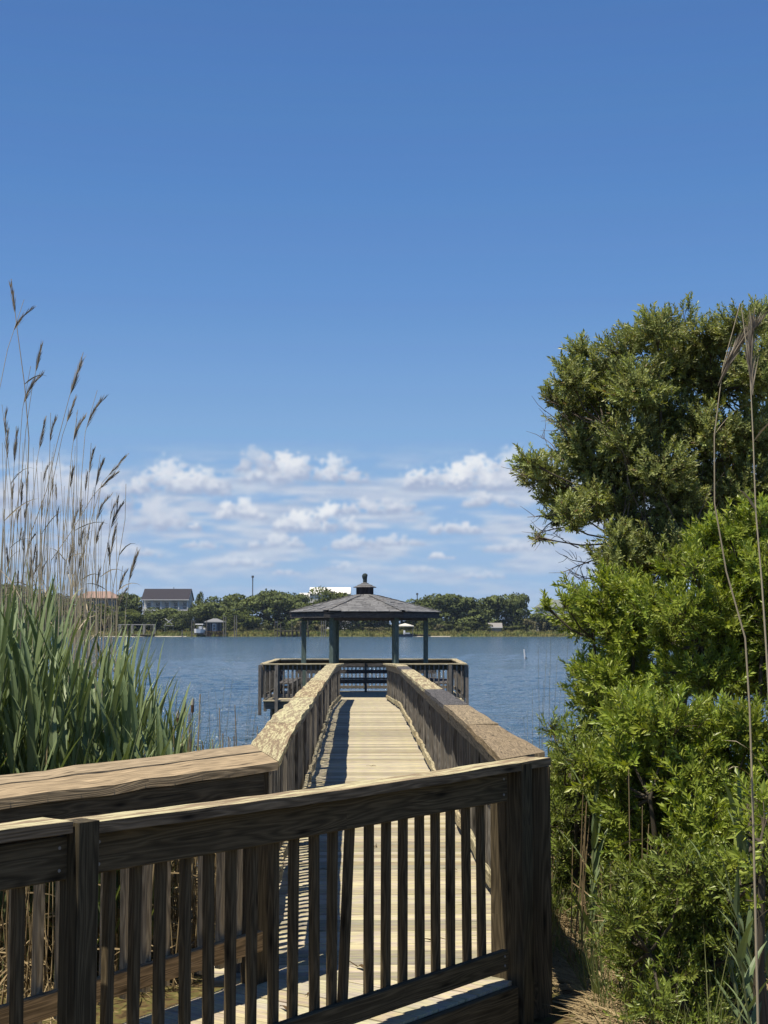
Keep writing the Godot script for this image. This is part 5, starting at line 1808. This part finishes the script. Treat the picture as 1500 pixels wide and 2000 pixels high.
	for q in [[1490, 1290, 6.0, 0.4], [1478, 1390, 5.8, 1.9], [1500, 1540, 5.6, 2.6], [1150, 1400, 7.6, 0.6], [1465, 1660, 5.5, 2.9], [1440, 1560, 6.1, 2.2]]:
		var z: float = q[2]
		var p := at_depth(q[0], q[1], z)
		var g := ground_y(p.x, z)
		green_reed(Vector3(p.x, g, p.z), p.y - g, q[3], r.randi() % 6, "green reed plant growing up through the bright shrubs", "green reeds among the shrubs")

# ------------------------------------------------------------------ shrubs

func sprig_mesh(seed_: int, leaves: int, stem: float, size: float, slim: float, dark: Color, light: Color) -> ArrayMesh:
	# a twig along +y with leaves all round it and a tuft at its end
	var r := RandomNumberGenerator.new()
	r.seed = seed_
	var st := new_st()
	add_tube(st, [Vector3.ZERO, Vector3(0.004, stem * 0.6, 0), Vector3(0.0, stem, 0.004)], [0.0026, 0.002, 0.001], 4, Color(0.1, 0.08, 0.05))
	for k in leaves:
		var q := 0.15 + 0.85 * k / (leaves - 1.0)
		var a := k * 2.4 + r.randf_range(-0.4, 0.4)
		var up := lerpf(0.5, 1.7, q) + r.randf_range(-0.4, 0.5)
		var d := Vector3(cos(a), up, sin(a))
		var c := dark.lerp(light, r.randf())
		if r.randf() < 0.015:
			c = Color(0.22, 0.15, 0.07)
		add_leaf(st, Vector3(0, stem * q, 0), d, Vector3(-sin(a), r.randf_range(-0.3, 0.3), cos(a)), size * r.randf_range(0.75, 1.2), size * slim * r.randf_range(0.85, 1.15), c)
	return st.commit()

func toward(d: Vector3, spin: float, s: float) -> Basis:
	var y := d.normalized()
	var x := y.cross(Vector3(0.3, 0.1, 0.95)).normalized()
	return (Basis(x, y, x.cross(y)) * Basis(Vector3.UP, spin)).scaled_local(Vector3(s, s, s))

# A shrub from clumps [px, py, radius in px, depth]: each clump is a head of twigs on its own limb.
func shrub(called: String, label: String, category: String, root: Vector3, clumps: Array, sprigs: Array, density: float, singles: int, forks: Array, wood: Color, seed_: int, twig_scale: float) -> Node3D:
	var r := RandomNumberGenerator.new()
	r.seed = seed_
	var t := thing(called, label, category, root)
	var centres := []
	for c in clumps:
		var p := at_depth(c[0], c[1], c[3]) - root
		var rad: float = maxf(14.0, c[2] - 9.0) * c[3] / FOCAL
		centres.append([p, rad])
		# the same head of leaves goes on behind
		centres.append([p + Vector3(r.randf_range(-0.1, 0.1), r.randf_range(-0.12, 0.02), -r.randf_range(0.25, 0.5)), rad * (0.85 if category == "tree" else 1.05)])
	# limbs: from the root through a fork to each clump
	var trunk := new_st()
	for f in forks:
		var m := (f as Vector3) * 0.5 + Vector3(r.randf_range(-0.06, 0.06), 0, r.randf_range(-0.06, 0.06))
		add_tube(trunk, [Vector3(r.randf_range(-0.06, 0.06), -0.1, r.randf_range(-0.06, 0.06)), m, f], [0.03, 0.02, 0.011], 7, wood)
	put(t, "trunk", trunk.commit(), M.bark)
	for c in centres:
		var best: Vector3 = forks[0]
		for f in forks:
			if c[0].distance_to(f) < c[0].distance_to(best):
				best = f
		var st := new_st()
		var sag := Vector3(r.randf_range(-0.05, 0.05), -0.04, r.randf_range(-0.05, 0.05))
		add_tube(st, [best, best.lerp(c[0], 0.5) + sag, c[0]], [0.009, 0.007, 0.004], 5, wood)
		for k in 5:
			var e: Vector3 = c[0] + rand_dir(r) * c[1] * 0.7
			add_tube(st, [best.lerp(c[0], 0.75) + sag * 0.5, c[0].lerp(e, 0.4), e], [0.004, 0.003, 0.002], 4, wood * 1.1)
		put(t, "limb", st.commit(), M.bark)
	var places := []
	for c in centres:
		var rad: float = c[1]
		var n := int(density * 2.0 * rad * rad * 1000.0)
		for k in n:
			var d := rand_dir(r)
			d.y = d.y * 0.9 + 0.12
			# most twigs end near the skin of the clump, some deeper
			var q := pow(r.randf(), 0.45)
			var at: Vector3 = c[0] + d * rad * q * Vector3(1.0, 0.88, 1.0)
			var w := wob.get_noise_3dv((at + root) * 3.2)
			if w < -0.24:
				continue
			var dir := (d + Vector3(0, 0.55, 0) + rand_dir(r) * 0.45).normalized()
			var bright := clampf(0.92 + 0.5 * wob.get_noise_3dv((at + root) * 1.7 + Vector3(40, 0, 0)) + r.randf_range(-0.14, 0.14), 0.55, 1.35)
			places.append([at, dir, r.randf() * TAU, r.randf_range(0.62, 1.25) * twig_scale, bright, r.randi() % sprigs.size(), (at + root - Vector3(0, EYE, 0)).length()])
	places.sort_custom(func(a, b): return a[6] < b[6])
	var by_kind := []
	for s in sprigs:
		by_kind.append([])
	for k in places.size():
		var p: Array = places[k]
		var xf := Transform3D(toward(p[1], p[2], p[3]), p[0] - p[1] * 0.05)
		if k < singles:
			put(t, "leafy_twig", sprigs[p[5]], M.leaf, xf)
		else:
			by_kind[p[5]].append([xf, Color(p[4] * r.randf_range(0.92, 1.08), p[4], p[4] * r.randf_range(0.85, 1.1))])
	for s in sprigs.size():
		if by_kind[s].is_empty():
			continue
		var mm := MultiMesh.new()
		mm.transform_format = MultiMesh.TRANSFORM_3D
		mm.use_colors = true
		mm.mesh = sprigs[s]
		mm.instance_count = by_kind[s].size()
		for k in by_kind[s].size():
			mm.set_instance_transform(k, by_kind[s][k][0])
			mm.set_instance_color(k, by_kind[s][k][1])
		var mi := MultiMeshInstance3D.new()
		mi.multimesh = mm
		mi.material_override = M.leaf
		mi.name = "foliage"
		mi.set_meta("kind", "stuff")
		t.add_child(mi, true)
	return t

func make_shrubs() -> void:
	var bright := []
	var mid := []
	var myrtle := []
	for k in 3:
		bright.append(sprig_mesh(20 + k, 17, 0.14, 0.046 + k * 0.005, 0.26 + k * 0.03, Color(0.16, 0.23, 0.035), Color(0.42, 0.50, 0.085)))
		mid.append(sprig_mesh(30 + k, 16, 0.13, 0.038 + k * 0.005, 0.29, Color(0.13, 0.185, 0.035), Color(0.30, 0.37, 0.08)))
		myrtle.append(sprig_mesh(40 + k, 17, 0.13, 0.037 + k * 0.005, 0.36, Color(0.2, 0.24, 0.085), Color(0.44, 0.49, 0.2)))
	# the tall dark tree
	var z := 11.0
	var root := Vector3(fx(1300, z), ground_y(fx(1300, z), z), -z)
	var up := []
	for q in [[1230, 1060], [1290, 1000], [1340, 1020], [1250, 900], [1330, 850], [1400, 900], [1180, 960], [1440, 980], [1210, 1130], [1290, 760], [1390, 760], [1180, 830]]:
		up.append(at_depth(q[0], q[1], z + rng.randf_range(-0.35, 0.35)) - root)
	var cl := []
	for q in [[1035, 905, 34], [1072, 925, 44], [1095, 965, 50], [1060, 975, 24], [1115, 1000, 40], [1085, 1020, 24], [1140, 690, 40], [1118, 745, 46], [1160, 740, 55], [1108, 800, 36], [1215, 690, 55], [1285, 645, 55], [1335, 628, 48], [1385, 660, 55], [1450, 640, 55], [1492, 625, 48], [1170, 815, 66], [1245, 760, 76], [1325, 715, 76], [1405, 735, 76], [1480, 730, 70], [1130, 870, 50], [1160, 905, 62], [1235, 860, 76], [1315, 815, 76], [1395, 845, 80], [1475, 850, 80], [1160, 970, 44], [1215, 950, 62], [1295, 920, 70], [1375, 940, 80], [1455, 950, 80], [1205, 1050, 40], [1245, 1050, 50], [1330, 1030, 50], [1530, 700, 80], [1540, 850, 90], [1545, 980, 90], [1225, 1115, 50], [1275, 1110, 54], [1230, 1010, 66], [1290, 1070, 66], [1345, 1090, 60], [1400, 1040, 66], [1210, 1090, 56], [1470, 1050, 66], [1320, 980, 70], [1420, 1110, 60]]:
		cl.append([q[0], q[1], q[2], z + rng.randf_range(-0.55, 0.55)])
	var tree := shrub("myrtle_tree", "tall dark olive tree with many thin stems leaning over the rail", "tree", root, cl, myrtle, 2.7, 150, up, Color(0.1, 0.085, 0.07), 3, 0.85)
	# bare grey twigs crowding the inside of the crown
	for k in 34:
		var a: Vector3 = at_depth(rng.randf_range(1190, 1380), rng.randf_range(1030, 1140), z + rng.randf_range(-0.35, 0.3)) - root
		var b := a + Vector3(rng.randf_range(-0.3, 0.3), rng.randf_range(0.35, 0.8), rng.randf_range(-0.1, 0.3))
		var tw := new_st()
		add_tube(tw, [a, a.lerp(b, 0.5) + rand_dir(rng) * 0.05, b], [0.0065, 0.005, 0.0025], 4, Color(0.2, 0.175, 0.15))
		for q in 4:
			var p := a.lerp(b, rng.randf_range(0.3, 0.9))
			add_tube(tw, [p, p + ((b - a).normalized() + rand_dir(rng) * 0.8) * rng.randf_range(0.08, 0.22)], [0.003, 0.0015], 3, Color(0.2, 0.175, 0.15))
		put(tree, "bare_twig", tw.commit(), M.bark)
	# its dead twigs on the side towards the water
	var r := RandomNumberGenerator.new()
	r.seed = 6
	for q in [[1100, 900, 1055, 850], [1110, 850, 1062, 800], [1120, 830, 1075, 770], [1090, 1010, 1040, 1060], [1100, 1030, 1045, 1045], [1110, 1000, 1030, 1010], [1060, 940, 1000, 915], [1150, 1100, 1100, 1085], [1160, 1130, 1115, 1120], [1170, 1090, 1095, 1120], [1150, 1150, 1130, 1100], [1080, 890, 1020, 930], [1130, 1070, 1080, 1040]]:
		var st := new_st()
		var a := at_depth(q[0], q[1], z) - root
		var b := at_depth(q[2], q[3], z + r.randf_range(-0.2, 0.2)) - root
		add_tube(st, [a, a.lerp(b, 0.5) + rand_dir(r) * 0.03, b], [0.006, 0.004, 0.002], 4, Color(0.17, 0.14, 0.12))
		for k in 6:
			var p := a.lerp(b, r.randf_range(0.25, 0.95))
			var e := p + ((b - a).normalized() + rand_dir(r) * 0.9).normalized() * r.randf_range(0.06, 0.17)
			add_tube(st, [p, p.lerp(e, 0.5) + rand_dir(r) * 0.012, e], [0.0028, 0.0022, 0.0012], 3, Color(0.17, 0.14, 0.12))
		put(tree, "dead_twig", st.commit(), M.bark)
	# bright green shrubs
	var sets := [
		["bright green shrub arching out towards the water below the tall tree", [1215, 9.4], [[1104, 1180, 24], [1140, 1190, 42], [1175, 1215, 52], [1190, 1160, 52], [1240, 1155, 50], [1215, 1240, 66], [1120, 1150, 24], [1158, 1300, 40], [1190, 1335, 56], [1240, 1310, 60], [1170, 1375, 46], [1205, 1420, 56], [1265, 1230, 50], [1285, 1190, 40]], [[1200, 1290], [1180, 1380], [1240, 1240], [1160, 1250]], "bright", 1.9, 60],
		["yellow green shrub with rounded crown in front of the tall tree", [1420, 8.6], [[1380, 1060, 44], [1425, 1050, 60], [1480, 1020, 56], [1360, 1110, 50], [1440, 1130, 76], [1500, 1120, 60], [1340, 1195, 64], [1400, 1215, 76], [1475, 1215, 76], [1300, 1250, 40], [1310, 1320, 60], [1390, 1320, 80], [1470, 1320, 80], [1540, 1250, 80], [1545, 1100, 70]], [[1430, 1250], [1370, 1260], [1490, 1240]], "bright", 1.9, 80],
		["sunlit leafy shrub leaning beside the boardwalk corner post", [1330, 7.3], [[1240, 1410, 66], [1310, 1420, 80], [1390, 1440, 80], [1470, 1430, 76], [1220, 1490, 60], [1280, 1520, 80], [1360, 1530, 84], [1450, 1540, 84], [1230, 1580, 60], [1300, 1610, 80], [1380, 1630, 84], [1470, 1640, 84], [1240, 1660, 60], [1530, 1500, 80]], [[1330, 1600], [1270, 1560], [1420, 1600]], "bright", 1.9, 150],
		["darker low shrub spilling onto the straw at the path edge", [1330, 6.3], [[1270, 1730, 70], [1340, 1720, 76], [1420, 1740, 80], [1490, 1740, 70], [1230, 1800, 56], [1300, 1810, 76], [1380, 1830, 76], [1460, 1840, 70], [1250, 1880, 56], [1320, 1900, 70], [1400, 1910, 66], [1290, 1965, 60], [1360, 1985, 66], [1450, 1940, 50], [1240, 1990, 40]], [[1320, 1880], [1270, 1860], [1400, 1880]], "mid", 2.1, 150],
		["small leaved olive bush squeezed between corner post and bright shrubs", [1140, 9.0], [[1125, 1480, 44], [1165, 1500, 46], [1115, 1550, 42], [1160, 1575, 50], [1120, 1630, 40], [1165, 1660, 46], [1190, 1560, 40], [1200, 1720, 44], [1150, 1740, 40], [1195, 1470, 40], [1120, 1430, 30], [1105, 1500, 34], [1100, 1590, 36], [1105, 1660, 36], [1140, 1690, 44], [1180, 1620, 50], [1145, 1530, 50], [1215, 1650, 50], [1115, 1720, 40], [1140, 1780, 40], [1180, 1790, 44], [1210, 1760, 50], [1110, 1780, 28]], [[1140, 1620], [1160, 1560], [1130, 1540]], "mid", 2.2, 60],
		["single leggy shoot of bright leaves at the path edge", [1480, 5.6], [[1480, 1560, 36], [1495, 1600, 34], [1490, 1690, 36], [1470, 1760, 28], [1500, 1640, 30]], [[1490, 1650], [1485, 1720]], "bright", 1.6, 40]]
	for s in sets:
		z = s[1][1]
		root = Vector3(fx(s[1][0], z), ground_y(fx(s[1][0], z), z), -z)
		var fk := []
		for q in s[3]:
			fk.append(at_depth(q[0], q[1], z) - root)
		cl = []
		for q in s[2]:
			cl.append([q[0], q[1], q[2], z + rng.randf_range(-0.3, 0.3)])
		var sh := shrub("shrub", s[0], "shrub", root, cl, bright if s[4] == "bright" else mid, s[5], s[6], fk, Color(0.09, 0.075, 0.055), 50 + int(z * 10), 0.85)
		if s[0].begins_with("yellow") or s[0].begins_with("sunlit"):
			var c := copy_thing(sh, "shrub continuing the thicket away from the boardwalk, beyond the " + ("yellow green one" if s[0].begins_with("yellow") else "sunlit leafy one"))
			c.position += Vector3(1.1, 0.0, 0.5)
			c.rotation.y = 0.5

# ------------------------------------------------------------------ grass and straw

func scatter(called: String, label: String, mesh: ArrayMesh, mat: Material, n: int, seed_: int, where: Callable, colours: Array, lo: float, hi: float) -> void:
	var r := RandomNumberGenerator.new()
	r.seed = seed_
	var mm := MultiMesh.new()
	mm.transform_format = MultiMesh.TRANSFORM_3D
	mm.use_colors = true
	mm.mesh = mesh
	mm.instance_count = n
	for k in n:
		var p: Vector3 = where.call(r)
		var s := r.randf_range(lo, hi)
		mm.set_instance_transform(k, Transform3D(Basis(Vector3.UP, r.randf() * TAU).scaled(Vector3(s, s * r.randf_range(0.8, 1.2), s)), p))
		mm.set_instance_color(k, (colours[0] as Color).lerp(colours[1], r.randf()))
	var mi := MultiMeshInstance3D.new()
	mi.multimesh = mm
	mi.material_override = mat
	mi.name = numbered(called)
	add_child(mi)
	tag(mi, label, "grass", "", "stuff")

func on_ground(x: float, d: float) -> Vector3:
	return Vector3(x, ground_y(x, d) - 0.02, -d)

func make_ground_plants() -> void:
	var r := RandomNumberGenerator.new()
	r.seed = 23
	var st := new_st()
	for k in 9:
		var d := Vector3(r.randf_range(-0.45, 0.45), 1, r.randf_range(-0.45, 0.45))
		add_blade(st, Vector3(r.randf_range(-0.05, 0.05), 0, r.randf_range(-0.05, 0.05)), d, rand_dir(r), r.randf_range(0.25, 0.6), 0.007, r.randf_range(0.1, 0.7), 4, Color.WHITE, 0.15)
	var tuft := st.commit()
	st = new_st()
	for k in 14:
		var a := r.randf() * TAU
		add_blade(st, Vector3(r.randf_range(-0.12, 0.12), r.randf_range(0.0, 0.06), r.randf_range(-0.12, 0.12)), Vector3(cos(a), r.randf_range(-0.05, 0.35), sin(a)), Vector3(-sin(a), 0.3, cos(a)), r.randf_range(0.06, 0.2), 0.007, 0.25, 3, Color.WHITE, 0.15)
	var litter := st.commit()
	st = new_st()
	for k in 5:
		var d := Vector3(r.randf_range(-0.12, 0.12), 1, r.randf_range(-0.12, 0.12))
		var p := Vector3(r.randf_range(-0.12, 0.12), -0.03, r.randf_range(-0.12, 0.12))
		var h := r.randf_range(0.6, 1.2)
		add_tube(st, [p, p + d * h * 0.5, p + d * h + rand_dir(r) * 0.04], [0.005, 0.0045, 0.003], 5, Color.WHITE)
		for j in 2:
			var q := p + d * h * r.randf_range(0.2, 0.9)
			add_blade(st, q, Vector3(r.randf_range(-1, 1), r.randf_range(-0.6, 0.5), r.randf_range(-1, 1)), rand_dir(r), r.randf_range(0.15, 0.35), 0.012, 0.9, 4, Color.WHITE, 0.2)
	var stubble := st.commit()
	var straw := [Color(0.40, 0.32, 0.19), Color(0.24, 0.18, 0.10)]
	var right := func(q: RandomNumberGenerator) -> Vector3:
		var d: float = q.randf_range(5.0, 11.0)
		return on_ground(walk_x(d) + 0.95 + q.randf() * q.randf() * 1.6, d)
	scatter("straw_litter", "matted dry straw on the ground beside the corner post", litter, M.straw, 3200, 1, right, straw, 0.7, 1.2)
	scatter("green_grass", "thin green grass growing through the straw under the shrubs", tuft, M.blade, 150, 2, right, [Color(0.12, 0.17, 0.05), Color(0.2, 0.22, 0.08)], 0.5, 1.0)
	var right_tall := func(q: RandomNumberGenerator) -> Vector3:
		var d: float = q.randf_range(7.2, 11.5)
		return on_ground(walk_x(d) + 1.0 + q.randf() * 0.7, d)
	scatter("dead_stems", "upright dead brown stems behind the corner post", stubble, M.straw, 26, 3, right_tall, straw, 0.6, 1.1)
	var left := func(q: RandomNumberGenerator) -> Vector3:
		while true:
			var d: float = q.randf_range(5.2, 12.0)
			var x: float = -0.85 - (d * 0.02) - q.randf() * 3.0
			# keep off the landing itself
			if x * 0.84 + -d * 0.54 < -4.75:
				return on_ground(x, d)
		return Vector3.ZERO
	scatter("reed_litter", "tangled dry reed litter under the landing rail", litter, M.straw, 1500, 4, left, straw, 0.8, 1.4)
	scatter("dead_reed_stems", "dead broken reed stems standing behind the landing rail", stubble, M.straw, 420, 5, left, straw, 0.6, 1.25)
